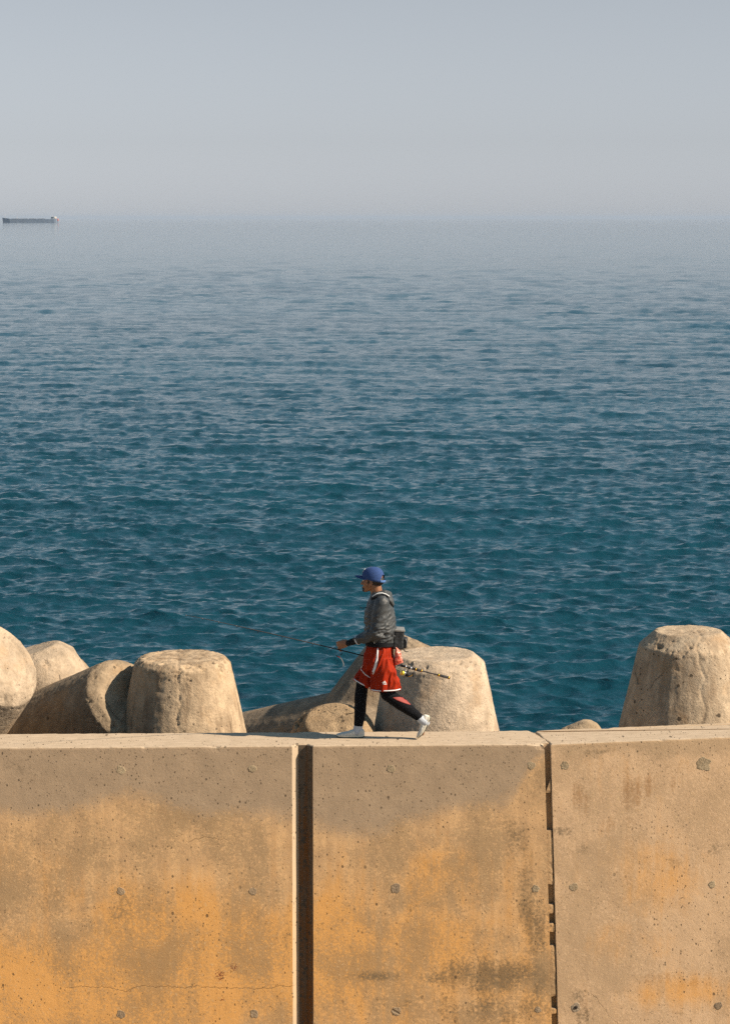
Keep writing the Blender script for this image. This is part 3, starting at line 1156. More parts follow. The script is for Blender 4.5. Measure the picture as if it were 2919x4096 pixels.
def make_body():
    g = Geo()
    # skull, face, jaw
    g.ell(hp(.004, 0, .052), (.099, .077, .090), HR, 28, 18)
    g.ell(hp(.045, 0, -.012), (.058, .060, .078), HR, 24, 16)
    g.tube([hp(.0, .028, -.03), hp(.075, .012, -.078)], [.040, .022], 16)
    g.tube([hp(.0, -.028, -.03), hp(.075, -.012, -.078)], [.040, .022], 16)
    g.ell(hp(.090, 0, -.080), (.020, .024, .016), HR)
    # brow, nose, lips, cheeks
    g.ell(hp(.090, 0, .038), (.018, .046, .012), HR)
    g.tube([hp(.101, 0, .022), hp(.123, 0, -.018)], [.0085, .0125], 12)
    g.ell(hp(.112, 0, -.021), (.013, .0175, .009), HR)
    g.ell(hp(.103, 0, -.045), (.012, .022, .0065), HR)
    g.ell(hp(.101, 0, -.056), (.012, .020, .007), HR)
    for s in (-1, 1):
        g.ell(hp(.078, s * .034, -.008), (.026, .021, .02), HR)
        er = HR @ Matrix.Rotation(rad(-14), 3, 'Y')
        g.ell(hp(-.002, s * .079, -.002), (.019, .0085, .031), er)
        g.ell(hp(.002, s * .077, -.024), (.011, .008, .011), er)
    # neck, trunk
    g.tube([hp(-.022, 0, -.03), P(1509, 2390, Y0)], [.054, .062], 20)
    g.loft([(P(1514, 2384, Y0), .06, .09, X_, Y_), (P(1518, 2408, Y0), .09, .155, X_, Y_), (P(1520, 2450, Y0), .115, .165, X_, Y_),
            (P(1521, 2520, Y0), .105, .145, X_, Y_), (P(1521, 2575, Y0), .105, .15, X_, Y_), (P(1520, 2630, Y0), .115, .16, X_, Y_), (P(1519, 2655, Y0), .08, .13, X_, Y_)], 28)
    for sh, el, wr in ((SH_N, EL_N, WR_N), (SH_F, EL_F, WR_F)):
        g.tube([sh, sh.lerp(el, .5), el, el.lerp(wr, .35), wr], [.050, .046, .038, .037, .026], 16)
    for hip, kn, an in ((HIP_N, KNE_N, ANK_N), (HIP_F, KNE_F, ANK_F)):
        g.tube([hip, hip.lerp(kn, .5), kn, kn.lerp(an, .35), an], [.082, .068, .052, .050, .034], 18)
    # feet inside the shoes
    g.tube([ANK_F, P(1431, 2935, .41), P(1375, 2940, .41)], [.034, .032, .022], 14)
    g.tube([ANK_N, P(1698, 2882, .27), P(1688, 2935, .27)], [.034, .030, .020], 14)
    # hand that holds the rod: back of the hand to the viewer, fingers curled round towards the far side
    hd = (KN - WR_N).normalized()
    up = (Z_ - hd * Z_.dot(hd)).normalized()
    nn = up.cross(hd) * (1 if up.cross(hd).y > 0 else -1)
    g.loft([(WR_N - hd * .02, .027, .021, up, nn), (WR_N + hd * .012, .031, .020, up, nn), (WR_N.lerp(KN, .5), .041, .018, up, nn),
            (KN - hd * .01, .043, .017, up, nn), (KN + hd * .004, .040, .013, up, nn)], 20)
    fing = [(.031, .040, .026, .020, .0100, 0.0), (.010, .044, .029, .022, .0102, .1), (-.011, .041, .027, .021, .0098, .35), (-.030, .034, .022, .018, .0088, .8)]
    for off, l1, l2, l3, r, drop in fing:
        k0 = KN + up * off - nn * .003
        d1 = (hd * .80 + nn * .45 - up * (.15 + drop)).normalized()
        d2 = (nn * .85 - hd * .25 - up * (.30 + drop * .3)).normalized()
        d3 = (-hd * .75 + nn * .35 - up * .05 + up * drop * .6).normalized()
        p1 = k0 + d1 * l1
        p2 = p1 + d2 * l2
        p3 = p2 + d3 * l3
        g.tube([k0 - hd * .018, k0, p1, p2, p3], [r * .9, r * 1.16, r * 1.02, r * .95, r * .82], 12)
    tb = WR_N.lerp(KN, .25) + up * .026 + nn * .012
    tm = WR_N.lerp(KN, .75) + up * .034 + nn * .034
    g.tube([tb, tm, KN + hd * .012 + nn * .046 + up * .010], [.016, .0125, .0095], 12)
    # far hand, relaxed beside the hip
    f0 = WR_F
    fd = (P(1512, 2632, .47) - WR_F).normalized()
    g.loft([(f0, .024, .018, X_, Y_), (f0 + fd * .04, .038, .016, X_, Y_), (f0 + fd * .085, .040, .014, X_, Y_)], 16)
    for k, (o_, L) in enumerate(((-.03, .062), (-.01, .072), (.011, .068), (.03, .054))):
        a = f0 + fd * .08 + X_ * o_
        g.tube([a, a + fd * L * .5 + Y_ * .004, a + fd * L * .9 - Y_ * .012], [.0095, .009, .0075], 10)
    g.tube([f0 + fd * .02 - X_ * .028, f0 + fd * .06 - X_ * .055, f0 + fd * .09 - X_ * .056], [.013, .011, .009], 10)
    me = g.blob(.0052, 4, .5)
    sk = NT("skin")
    o = sk.obj()
    n = sk.noise(o, 30, 4, .6)
    c = sk.mix(sk.step(n, .3, .7), (0.175, 0.078, 0.037), (0.24, 0.110, 0.054))  # base darkened overall, standing in for shade on the face
    sk.out(c, .48, sk.bump(sk.noise(o, 240, 3), .15, .002), .4)
    sk.put(sk.b.inputs["Subsurface Weight"], .08)
    sk.put(sk.b.inputs["Subsurface Radius"], (.01, .004, .002))
    ob = link_mesh("person", me, sk.m, loc=BASE)
    return tag(ob, "man in blue cap, grey jacket and red shorts striding left along the wall top", "person")


man = make_body()

M_HAIR = plain("dark_hair", (0.012, 0.009, 0.007), .6, .3, 120, .5)
g = Geo().ell(hp(-.026, 0, .018), (.083, .0785, .058), HR, 24, 16)
for s in (-1, 1):
    g.ell(hp(.030, s * .069, .012), (.010, .006, .030), HR)
link_mesh("hair", g.blob(.006, 3), M_HAIR, man)
g = Geo().ell(hp(.092, 0, -.080), (.024, .032, .021), HR).ell(hp(.108, 0, -.0585), (.010, .020, .008), HR)
link_mesh("beard", g.blob(.005, 2), M_HAIR, man)
M_EYE = plain("eye_white", (.55, .5, .46), .2, .05)
M_IRIS = plain("eye_iris", (.02, .012, .008), .15, .05)
for s in (-1, 1):
    e = link_mesh("eye", Geo().ell(hp(.0885, s * .031, .018), (.0115, .0125, .0095), HR).mesh(), M_EYE, man)
    link_mesh("iris", Geo().ell(hp(.0965, s * .031, .018), (.0048, .0058, .0058), HR, 12, 8).mesh(), M_IRIS, e)
    link_mesh("eyebrow", Geo().tube([hp(.103, s * .014, .036), hp(.098, s * .034, .040), hp(.086, s * .048, .034)], [.004, .0042, .003], 8).mesh(), M_HAIR, man)

# ---- cap
M_CAP = plain("blue_cap_cloth", (0.018, 0.048, 0.15), .9, .22, 90, .4)
M_CAPS = plain("blue_cap_strap", (0.05, 0.12, 0.29), .8, .15, 90, .3)


def cap_pt(phi, t):
    """phi 0 = front; t 0 rim .. 1 top"""
    rim = .026 + .022 * math.cos(phi)
    th = t * math.pi / 2
    a = -.004 + (.112 + .004 * (1 - t)) * math.cos(phi) * math.cos(th) ** .74
    b = .090 * math.sin(phi) * math.cos(th) ** .74
    c = rim + (.152 - rim) * math.sin(th)
    if abs(phi) < .9 and t < .6:
        a += .006 * math.cos(phi)
    return hp(a, b, c)


bm = bmesh.new()
nphi, nt = 48, 12
vs = [[bm.verts.new(cap_pt(2 * math.pi * i / nphi, .985 * k / nt)) for i in range(nphi)] for k in range(nt + 1)]
for k in range(nt):
    for i in range(nphi):
        ph = abs(((2 * math.pi * (i + .5) / nphi) + math.pi) % (2 * math.pi) - math.pi)
        dback = math.pi - ph
        if k < 4 and dback < .62 * math.sqrt(max(0, 1 - (k / 4.2) ** 2)):
            continue
        j = (i + 1) % nphi
        bm.faces.new([vs[k][i], vs[k][j], vs[k + 1][j], vs[k + 1][i]])
bm.faces.new(vs[nt])
bmesh.ops.recalc_face_normals(bm, faces=bm.faces)
bmesh.ops.solidify(bm, geom=bm.faces[:], thickness=.003)
# panel seams
me = bpy.data.meshes.new("cap")
bm.to_mesh(me)
bm.free()
cap = link_mesh("cap", me, M_CAP, man)
R = []
for i in range(25):
    ph = rad(-66 + 132 * i / 24)
    b0 = cap_pt(ph, .03)
    e = math.cos(ph * 1.36)
    tip = b0 + HF * (.074 * max(0, e) ** .6) + Z_ * (.006 * max(0, e) - .010 * (1 - max(e, 0)))
    mid = b0.lerp(tip, .5) + Z_ * (.004 * e)
    R.append([b0 - HF * .008, mid, tip, tip - Z_ * .0035, mid - Z_ * .0035, b0 - HF * .008 - Z_ * .0035])
link_mesh("visor", Geo().rings(R).mesh(), M_CAP, cap)
R = []
for i in range(13):
    ph = math.pi + rad(-42 + 84 * i / 12)
    for_ = [cap_pt(ph, .0), cap_pt(ph, .10)]
    o_ = (Vector((for_[0].x, for_[0].y, 0)) - Vector((E0.x, E0.y, 0))).normalized()
    R.append([for_[0] - Z_ * .001 + o_ * .001, for_[1] + o_ * .001, for_[1] + o_ * .0025, for_[0] - Z_ * .001 + o_ * .0025])
link_mesh("strap", Geo().rings(R).mesh(), M_CAPS, cap)
link_mesh("button", Geo().ell(hp(-.004, 0, .1525), (.007, .007, .004)).mesh(), M_CAP, cap)
M_WHITE = plain("white_trim", (0.55, 0.57, 0.58), .7, .1, 60, .2)
R = []
for i in range(17):
    a = 2 * math.pi * i / 16
    ph, t = .0 + .20 * math.cos(a), .42 + .15 * math.sin(a)
    R.append(cap_pt(ph, t) + HF * .003)
link_mesh("badge", Geo().tube(R, .0026, 6, dome=False).mesh(), M_WHITE, cap)

# ---- jacket
def wrinkle(me, fn):
    co, no = get_co(me), get_no(me)
    set_co(me, co + no * fn(co)[:, None])


def ridged(co, scale, octv=3, seed=0):
    """cloth-like folds: sharp crests, broad valleys"""
    p = np.asarray(co) * np.asarray(scale)
    r, a = 0, 1.0
    for k in range(octv):
        n = pn(p * (1.9 ** k), seed + 5 * k)
        r = r + a * (1 - np.abs(n) * 2.6)
        a *= .48
    return r - .9


tj = NT("grey_nylon")
oj = tj.obj()
cj = tj.mix(tj.step(tj.noise(oj, 12, 4, .6), .3, .7), (0.027, 0.031, 0.034), (0.050, 0.055, 0.058))
bj = tj.bump(tj.noise(tj.vec(oj, (1, 1, .6)), 26, 4, .55, .5), .5, .012)
M_JACKET = tj.out(cj, .52, tj.bump(tj.noise(oj, 420, 2), .1, .001, bj), .3)
M_BLACK = plain("black_cloth", (0.006, 0.007, 0.009), .85, .3, 60, .3, .15)

g = Geo()
g.loft([(P(1520, 2577, Y0), .128, .160, X_, Y_), (P(1520, 2568, Y0), .132, .166, X_, Y_), (P(1521, 2545, Y0), .150, .186, X_, Y_), (P(1521, 2515, Y0), .158, .19, X_, Y_),
        (P(1520, 2490, Y0), .157, .187, X_, Y_), (P(1518, 2460, Y0), .152, .186, X_, Y_), (P(1517, 2430, Y0), .138, .182, X_, Y_),
        (P(1517, 2405, Y0), .112, .172, X_, Y_), (P(1515, 2390, Y0), .085, .135, X_, Y_), (P(1510, 2376, Y0), .068, .088, X_, Y_), (P(1508, 2366, Y0), .062, .074, X_, Y_)], 36)
CUFF = EL_N.lerp(WR_N, .66)
g.tube([SH_N + Z_ * .0, SH_N.lerp(EL_N, .4), EL_N + Vector((.01, 0, .0)), EL_N.lerp(WR_N, .35), CUFF], [.075, .077, .074, .060, .042], 22)
g.tube([SH_F, SH_F.lerp(EL_F, .5), EL_F, WR_F], [.070, .066, .058, .042], 20)
me = g.blob(.0062, 5, .5)
eln = np.array(EL_N)


def jfold(co):
    d = np.linalg.norm((co - eln) * np.array([1, 1, 1]), axis=1)
    near = np.exp(-(d / .13) ** 2)
    hang = sstep(.95, 1.35, co[:, 2])
    rot = co.copy()
    rot[:, 0] = co[:, 0] * .8 + co[:, 2] * .6
    rot[:, 2] = -co[:, 0] * .6 + co[:, 2] * .8
    soft = ridged(rot, (6, 6, 15), 2, 3) * .017 * (1 - .55 * hang)
    elb = ridged(co * np.array([1.0, 1, 1.0]), (9, 7, 24), 2, 9) * .022 * near
    waist = np.exp(-((co[:, 2] - P(1520, 2560, Y0).z) / .05) ** 2)
    return soft + elb + ridged(co, (16, 16, 6), 2, 14) * .008 * waist


wrinkle(me, jfold)
jacket = link_mesh("jacket", me, M_JACKET, man)
bvh_j = None


def bvh_of(o):
    off = origin_of(o)
    return BVHTree.FromPolygons([v.co + off for v in o.data.vertices], [list(p.vertices) for p in o.data.polygons])


def hit(bvh, px, py, off, far=False):
    d = pray(px, py).normalized()
    loc, no, i, dist = bvh.ray_cast(CAM, d)
    if loc is None or dist > 40:
        q = P(px, py, Y0)
        loc = bvh.find_nearest(q)[0]
    return loc - d * off


def ribbon(bvh, A, B, n=18, m=3, off=.003):
    def at(L, t):
        t = t * (len(L) - 1)
        k = min(int(t), len(L) - 2)
        f = t - k
        return (L[k][0] * (1 - f) + L[k + 1][0] * f, L[k][1] * (1 - f) + L[k + 1][1] * f)
    R, vs, fs = [], [], []
    for i in range(n + 1):
        a, b = at(A, i / n), at(B, i / n)
        for j in range(m + 1):
            u = j / m
            vs.append(hit(bvh, a[0] + (b[0] - a[0]) * u, a[1] + (b[1] - a[1]) * u, off))
    k0 = len(vs)
    vs += [v + pray(1459, 2600).normalized() * (off * 1.6) for v in vs]
    w = m + 1
    for i in range(n):
        for j in range(m):
            q = [i * w + j, i * w + j + 1, (i + 1) * w + j + 1, (i + 1) * w + j]
            fs += [q, [x + k0 for x in q[::-1]]]
    for i in range(n):
        fs += [[i * w, (i + 1) * w, (i + 1) * w + k0, i * w + k0], [i * w + m, i * w + m + k0, (i + 1) * w + m + k0, (i + 1) * w + m]]
    for j in range(m):
        fs += [[j, j + k0, j + 1 + k0, j + 1], [n * w + j, n * w + j + 1, n * w + j + 1 + k0, n * w + j + k0]]
    return pydata(vs, fs)


def C1(L):
    """points read off the first enlarged crop of the photo"""
    return [(1250 + .3695 * x, 2220 + .3695 * y) for x, y in L]


bvh_j = bvh_of(jacket)
ax = (WR_N - EL_N).normalized()
link_mesh("cuff_trim", Geo().torus(CUFF - ax * .004, .044, .0055, ax, ry=.044).mesh(), M_WHITE, jacket)
# black under-sleeve from cuff to wrist
g = Geo().tube([EL_N.lerp(WR_N, .5), CUFF + ax * .01, WR_N - ax * .002], [.040, .037, .030], 18)
link_mesh("under_sleeve", g.blob(.006, 2), M_BLACK, man)
# hood lying on the back
g = Geo()
g.tube([P(1488, 2391, .255), P(1508, 2378, .245), P(1536, 2372, .255), P(1552, 2380, .33), P(1536, 2372, .405), P(1508, 2378, .415), P(1488, 2391, .405)],
       [.020, .026, .034, .040, .034, .026, .020], 16)
g.ell(P(1557, 2396, Y0), (.034, .105, .058), Matrix.Rotation(rad(-28), 3, 'Y'))
g.ell(P(1566, 2410, Y0), (.022, .075, .036), Matrix.Rotation(rad(-25), 3, 'Y'))
me = g.blob(.006, 4)
wrinkle(me, lambda co: ridged(co, (11, 9, 14), 2, 21) * .007)
hood = link_mesh("hood", me, M_JACKET, jacket)
bh = bvh_of(hood)
pts = [hit(bh, x, y, .002) for x, y in C1([(648, 448), (680, 428), (715, 414), (755, 412), (795, 424), (828, 446)])]
link_mesh("hood_trim", Geo().tube(pts, .0055, 8).mesh(), M_WHITE, hood)
pts = [hit(bh if i < 4 else bvh_j, x, y, .003) for i, (x, y) in enumerate(C1([(646, 478), (690, 452), (745, 444), (795, 462), (838, 505), (866, 558)]))]
link_mesh("hood_edge_line", Geo().tube(pts, .012, 8).mesh(), M_BLACK, jacket)  # added black line along the hood's edge
pts = [P(1465, 2430, .24), P(1455, 2432, .23), P(1447, 2432, .22), P(1440, 2429, .22)]
link_mesh("drawstring", Geo().tube(pts, .0035, 6).mesh(), M_BLACK, jacket)
for (xa, ya), (xb_, yb_) in (((1496, 2567), (1501, 2583)), ((1463, 2583), (1461, 2604))):
    link_mesh("waist_cord", Geo().tube([hit(bvh_j, xa, ya, .004), hit(bvh_j, xb_, yb_, .008)], .003, 6).mesh(), M_WHITE, jacket)

# ---- shorts
HEM_F = (P(1467, 2741, .415), Vector((.91, 0, -.41)).normalized(), .136, .105)
HEM_N = (P(1543, 2758, .240), Vector((1, 0, .02)).normalized(), .142, .105)
g = Geo()
g.loft([(P(1520, 2577, Y0), .129, .158, X_, Y_), (P(1520, 2584, Y0), .133, .162, X_, Y_), (P(1520, 2610, Y0), .142, .176, X_, Y_),
        (P(1515, 2645, Y0), .150, .186, X_, Y_), (P(1512, 2675, Y0), .135, .17, X_, Y_)], 36)
for (c, u, ra, rb_), top, tr in ((HEM_F, P(1510, 2630, .415), .115), (HEM_N, P(1526, 2630, .240), .118)):
    m_ = top.lerp(c, .55)
    um = X_.lerp(u, .5).normalized()
    g.loft([(top, tr, .092, X_, Y_), (m_, (tr + ra) * .5, .100, um, Y_), (c, ra, rb_, u, Y_)], 36)
me = g.blob(.0062, 4, .5)


def sfold(co):
    lo = sstep(.98, .80, co[:, 2])
    sk_ = co.copy()
    sk_[:, 0] = co[:, 0] - .25 * (co[:, 2] - .6)
    return ridged(sk_, (13, 13, 2.2), 2, 31) * .034 * (.5 + .5 * lo) + ridged(co, (30, 30, 4), 1, 41) * .008 * (1 - lo)


wrinkle(me, sfold)
ts = NT("red_sport_cloth")
os_ = ts.obj()
cs = ts.mix(ts.step(ts.noise(os_, 20, 4, .6), .3, .7), (0.20, 0.013, 0.003), (0.27, 0.020, 0.004))
M_RED = ts.out(cs, .75, ts.bump(ts.noise(os_, 300, 2), .12, .001), .1)
shorts = link_mesh("shorts", me, M_RED, man)
bs = bvh_of(shorts)
for c, u, ra, rb_ in (HEM_F, HEM_N):
    axh = u.cross(Y_)
    axh = axh if axh.z > 0 else -axh
    g = Geo().torus(c + axh * .006, ra + .001, .0058, axh, n=48, ry=rb_ + .001, hint=u)
    link_mesh("hem_trim", g.mesh(), M_WHITE, shorts)
A = C1([(696, 974), (694, 1060), (682, 1140), (662, 1210), (640, 1275)])
B = C1([(712, 976), (712, 1060), (705, 1150), (688, 1225), (655, 1298)])
link_mesh("side_stripe", ribbon(bs, A, B), M_WHITE, shorts)
A = C1([(512, 1150), (508, 1200), (524, 1250), (565, 1297), (622, 1332)])
B = C1([(520, 1150), (517, 1200), (534, 1245), (573, 1289), (624, 1324)])
link_mesh("piping", ribbon(bs, A, B, m=2), M_WHITE, shorts)
# three-bar emblem and its line of lettering, near the hem
vs_, fs_ = [], []
for A4 in ([(752, 1381), (759, 1377), (768, 1392), (760, 1392)], [(763, 1373), (770, 1368), (784, 1392), (775, 1392)],
           [(774, 1366), (781, 1361), (800, 1392), (791, 1392)], [(756, 1396), (800, 1396), (802, 1402), (758, 1402)]):
    A = C1([A4[0], A4[3]])
    B = C1([A4[1], A4[2]])
    mm = ribbon(bs, A, B, 4, 2, .0035)
    b0 = len(vs_)
    vs_ += [v.co.copy() for v in mm.vertices]
    fs_ += [[i + b0 for i in p.vertices] for p in mm.polygons]
    bpy.data.meshes.remove(mm)
link_mesh("emblem", pydata(vs_, fs_), M_WHITE, shorts)

# ---- leggings, socks, shoes
M_LEG = plain("black_leggings", (0.004, 0.0045, 0.006), .9, .3, 60, .25, .12)
g = Geo()
g.tube([P(1500, 2660, .415), P(1449, 2735, .415), P(1442, 2790, .413), P(1440, 2848, .411), P(1434, 2897, .41)], [.075, .064, .062, .058, .047], 22)
g.tube([P(1528, 2660, .245), P(1538, 2745, .247), P(1547, 2776, .25), P(1599, 2812, .258), P(1641, 2843, .265), P(1674, 2868, .27)], [.080, .070, .067, .066, .053, .043], 22)
leg_m = g.blob(.006, 3)
wrinkle(leg_m, lambda co: ridged(co, (10, 10, 16), 2, 51) * .0025)
leggings = link_mesh("leggings", leg_m, M_LEG, man)
bl = bvh_of(leggings)
M_PANEL = plain("faded_red_panel", (0.22, 0.030, 0.022), .7, .12, 120, .2)
A = C1([(868, 1545), (910, 1572), (955, 1592), (1003, 1607), (1060, 1621)])
B = C1([(872, 1541), (930, 1537), (984, 1537), (1020, 1575), (1062, 1617)])
link_mesh("calf_panel", ribbon(bl, A, B, 16, 6, .0025), M_PANEL, leggings)

M_SOCK = plain("grey_sock", (0.36, 0.39, 0.43), .9, .2, 150, .5)
M_SHOE = plain("pale_slip_on_shoe", (0.52, 0.50, 0.44), .7, .16, 70, .35)
M_SOLE = plain("dark_green_sole", (0.045, 0.06, 0.045), .8, .2, 60)
M_RAND = plain("cream_shoe_edge", (0.62, 0.56, 0.44), .7, .12, 60)
PROF = [(0.0, .014, .056, .016), (.008, .004, .074, .027), (.035, .0, .084, .034), (.075, .0, .084, .036), (.11, .0, .074, .039), (.15, .0, .060, .044),
        (.19, .0, .049, .048), (.225, .001, .042, .046), (.252, .003, .034, .037), (.268, .006, .027, .024), (.276, .011, .021, .011)]


def shoe(heel, fd, ud, sc, bend=0.0):
    ld = fd.cross(ud).normalized()

    def pos(s, h):
        # toe part flexes towards the ground
        if bend and s > .17:
            k = (s - .17)
            return heel + fd * ((.17 + k * math.cos(bend)) * sc) + ud * ((h + k * math.sin(bend)) * sc)
        return heel + fd * (s * sc) + ud * (h * sc)
    R, S, T = [], [], []
    for s, b, t_, w in PROF:
        ring, sr, tr = [], [], []
        hc, hh = (b + t_) / 2, (t_ - b) / 2
        for i in range(24):
            a = 2 * math.pi * i / 24
            ca, sa = math.cos(a), math.sin(a)
            ww = w * math.copysign(abs(ca) ** (.75 if sa < 0 else 1.0), ca)
            ring.append(pos(s, hc + hh * math.copysign(abs(sa) ** (.6 if sa < 0 else .95), sa)) + ld * (ww * sc))
        R.append(ring)
        for i in range(4):
            dw, dh = ((-1, 0), (1, 0), (1, 1), (-1, 1))[i]
            sr.append(pos(s, b * .9 - .004 + dh * .008) + ld * (dw * (w + .0015) * sc))
            tr.append(pos(s, b * .9 + .0035 + dh * .013) + ld * (dw * (w + .0030) * sc))
        S.append(sr)
        T.append(tr)
    g = Geo().rings(R)
    m = g.blob(.005, 2)
    wrinkle(m, lambda co: ridged(co, (30, 30, 30), 2, 61) * .0016)
    o = link_mesh("shoe", m, M_SHOE, man)
    link_mesh("shoe_edge", Geo().rings(T).mesh(), M_RAND, o, smooth=False)
    link_mesh("sole", Geo().rings(S).mesh(), M_SOLE, o, smooth=False)
    return o


hf = PZ(1458, 2951.0, .004)
shoe(Vector((hf.x, .405, .005)), Vector((-.9985, 0.03, -.0)).normalized(), Z_, 1.0)
hn = P(1722, 2866, .275)
tn = P(1681, 2955, .275)
fdn = (tn - hn).normalized()
udn = Vector((fdn.z, 0, -fdn.x)).normalized()
udn = udn if udn.z > 0 else -udn
shoe(hn, fdn, udn, (tn - hn).length / .270, bend=.22)
link_mesh("sock", Geo().tube([P(1435, 2893, .41), P(1432, 2910, .41), P(1428, 2928, .408)], [.0455, .044, .045], 20).blob(.005, 2), M_SOCK, man)
link_mesh("sock", Geo().tube([P(1670, 2865, .27), P(1684, 2879, .272), P(1701, 2890, .275)], [.0415, .042, .043], 20).blob(.005, 2), M_SOCK, man)

# ---- belt bag, belt, plastic packet
bag = empty("belt_bag", P(1595, 2592, Y0), "black tackle bag with grey lid worn at the back of the man's waist", "bag")
M_BAG = plain("black_bag_cloth", (0.016, 0.018, 0.020), .6, .4, 50, .5)
M_LID = plain("grey_bag_lid", (0.17, 0.17, 0.165), .55, .2, 60, .4)
lean = Matrix.Rotation(rad(4), 3, 'Y')
m = Geo().box(P(1592, 2555, Y0 - .005), (.052, .090, .094), lean, .016).blob(.007, 3)
wrinkle(m, lambda co: ridged(co, (14, 14, 14), 2, 71) * .004)
link_mesh("bag_body", m, M_BAG, bag)
link_mesh("lid", Geo().box(P(1594, 2517, Y0 - .005), (.058, .096, .012), lean, .008).mesh(), M_LID, bag)
m = Geo().box(P(1618, 2570, Y0 - .02), (.024, .060, .052), Matrix.Rotation(rad(8), 3, 'Y'), .014).blob(.006, 3)
pk = link_mesh("pocket", m, M_BAG, bag)
link_mesh("zip", Geo().tube([P(1622, 2556, .245), P(1627, 2568, .245), P(1626, 2584, .245)], .004, 6).mesh(), M_LID, pk)
link_mesh("clip", Geo().tube([P(1612, 2591, .26), P(1615, 2600, .26), P(1622, 2606, .26), P(1631, 2607, .26)], [.006, .006, .005, .004], 8).mesh(), M_BAG, bag)
R = []
for i in range(48):
    a = 2 * math.pi * i / 48
    c0 = P(1520, 2571, Y0)
    e = Vector((math.cos(a) * .142, math.sin(a) * .174, 0))
    n_ = Vector((math.cos(a), math.sin(a), 0))
    zz = Z_ * (.004 * math.sin(a * 3))
    R.append([c0 + e + zz - Z_ * .018, c0 + e + zz + Z_ * .018, c0 + e + n_ * .005 + zz + Z_ * .018, c0 + e + n_ * .005 + zz - Z_ * .018])
link_mesh("belt", Geo().rings(R, closed=True).mesh(), M_BLACK, bag, smooth=False)
link_mesh("strap", Geo().tube([P(1545, 2536, .165), P(1562, 2541, .20), P(1578, 2546, .235)], [.011, .013, .013], 8, flat=.4, hint=(0, 0, 1)).mesh(), M_BAG, bag)
link_mesh("buckle", Geo().box(P(1566, 2540, .195), (.014, .006, .012), None, .003).mesh(), plain("black_plastic", (.02, .02, .022), .3), bag)

tp = NT("red_clear_plastic")
op = tp.obj()
cp = tp.mix(tp.step(tp.noise(tp.vec(op, (1, 1, 2)), 18, 4, .7), .42, .6), (0.42, 0.035, 0.02), (0.60, 0.24, 0.17))
M_PLAS = tp.out(cp, .22, tp.bump(tp.noise(op, 45, 3, .6), .8, .01), .6)
quad = [(1581, 2588), (1598, 2596), (1614, 2649), (1577, 2662)]
R = []
for k in range(13):
    f = k / 12
    a = Vector((quad[0][0] * (1 - f) + quad[3][0] * f, quad[0][1] * (1 - f) + quad[3][1] * f, 0))
    b = Vector((quad[1][0] * (1 - f) + quad[2][0] * f, quad[1][1] * (1 - f) + quad[2][1] * f, 0))
    th = .012 + .026 * math.sin(math.pi * min(1, f * 1.05)) ** .7
    pa, pb = P(a.x, a.y, .235), P(b.x, b.y, .255)
    ring = []
    for i in range(14):
        an = 2 * math.pi * i / 14
        ring.append(pa.lerp(pb, .5 + .5 * math.cos(an)) + Y_ * (math.sin(an) * th))
    R.append(ring)
m = Geo().rings(R).blob(.005, 1)
wrinkle(m, lambda co: ridged(co, (22, 22, 22), 2, 81) * .007)
o = link_mesh("plastic_packet", m, M_PLAS, loc=P(1595, 2660, .245))
tag(o, "crumpled red plastic packet hanging below the black belt bag", "packet")

# ---- fishing rod with reel, lure
def ry(px):
    return .372 + .45 * (px - 1361) / 397.0


def RP(px, py, dy=0.0):
    return P(px, py, ry(px) + dy)


rod = empty("fishing_rod", RP(1795, 2711), "long thin black fishing rod carried level in the man's hand", "fishing rod")
M_BLANK = plain("black_rod_blank", (0.006, 0.006, 0.008), .55, .2, 30, .05, .2)
M_GRIP = plain("black_foam_grip", (0.022, 0.022, 0.024), .85, .3, 120, .4)
M_SILV = plain("silver_ring", (0.6, 0.6, 0.62), .25, .1, 30, .05, .5, 1.0)
M_WRAP = plain("grey_thread_wrap", (.10, .10, .11), .6, .1, 30)
M_GOLD = plain("gold_ring", (0.75, 0.38, 0.05), .3, .1, 30, .05, .5, 1.0)
line_px = [(1795, 2711), (1685, 2683), (1597, 2660.5), (1450, 2622.5), (1361, 2600), (1250, 2573.5), (1100, 2538), (950, 2504), (850, 2482), (780, 2467), (742, 2460)]
rr_ = [.0064, .0064, .0062, .0060, .0057, .0054, .0047, .0040, .0034, .0027, .0020]
link_mesh("blank", Geo().tube([RP(*p) for p in line_px], rr_, 10).mesh(), M_BLANK, rod)


def on_rod(x):
    for k, ((xa, ya), (xb_, yb_)) in enumerate(zip(line_px, line_px[1:])):
        if xb_ <= x and (x <= xa or k == 0):
            f = (x - xa) / (xb_ - xa)
            return RP(x, ya + (yb_ - ya) * f)
    return RP(*line_px[-1])


def sleeve(name, xa, xb_, ra, rb_, m):
    return link_mesh(name, Geo().tube([on_rod(xa), on_rod((xa + xb_) / 2), on_rod(xb_)], [ra, (ra + rb_) / 2, rb_], 14, dome=False).mesh(), m, rod)


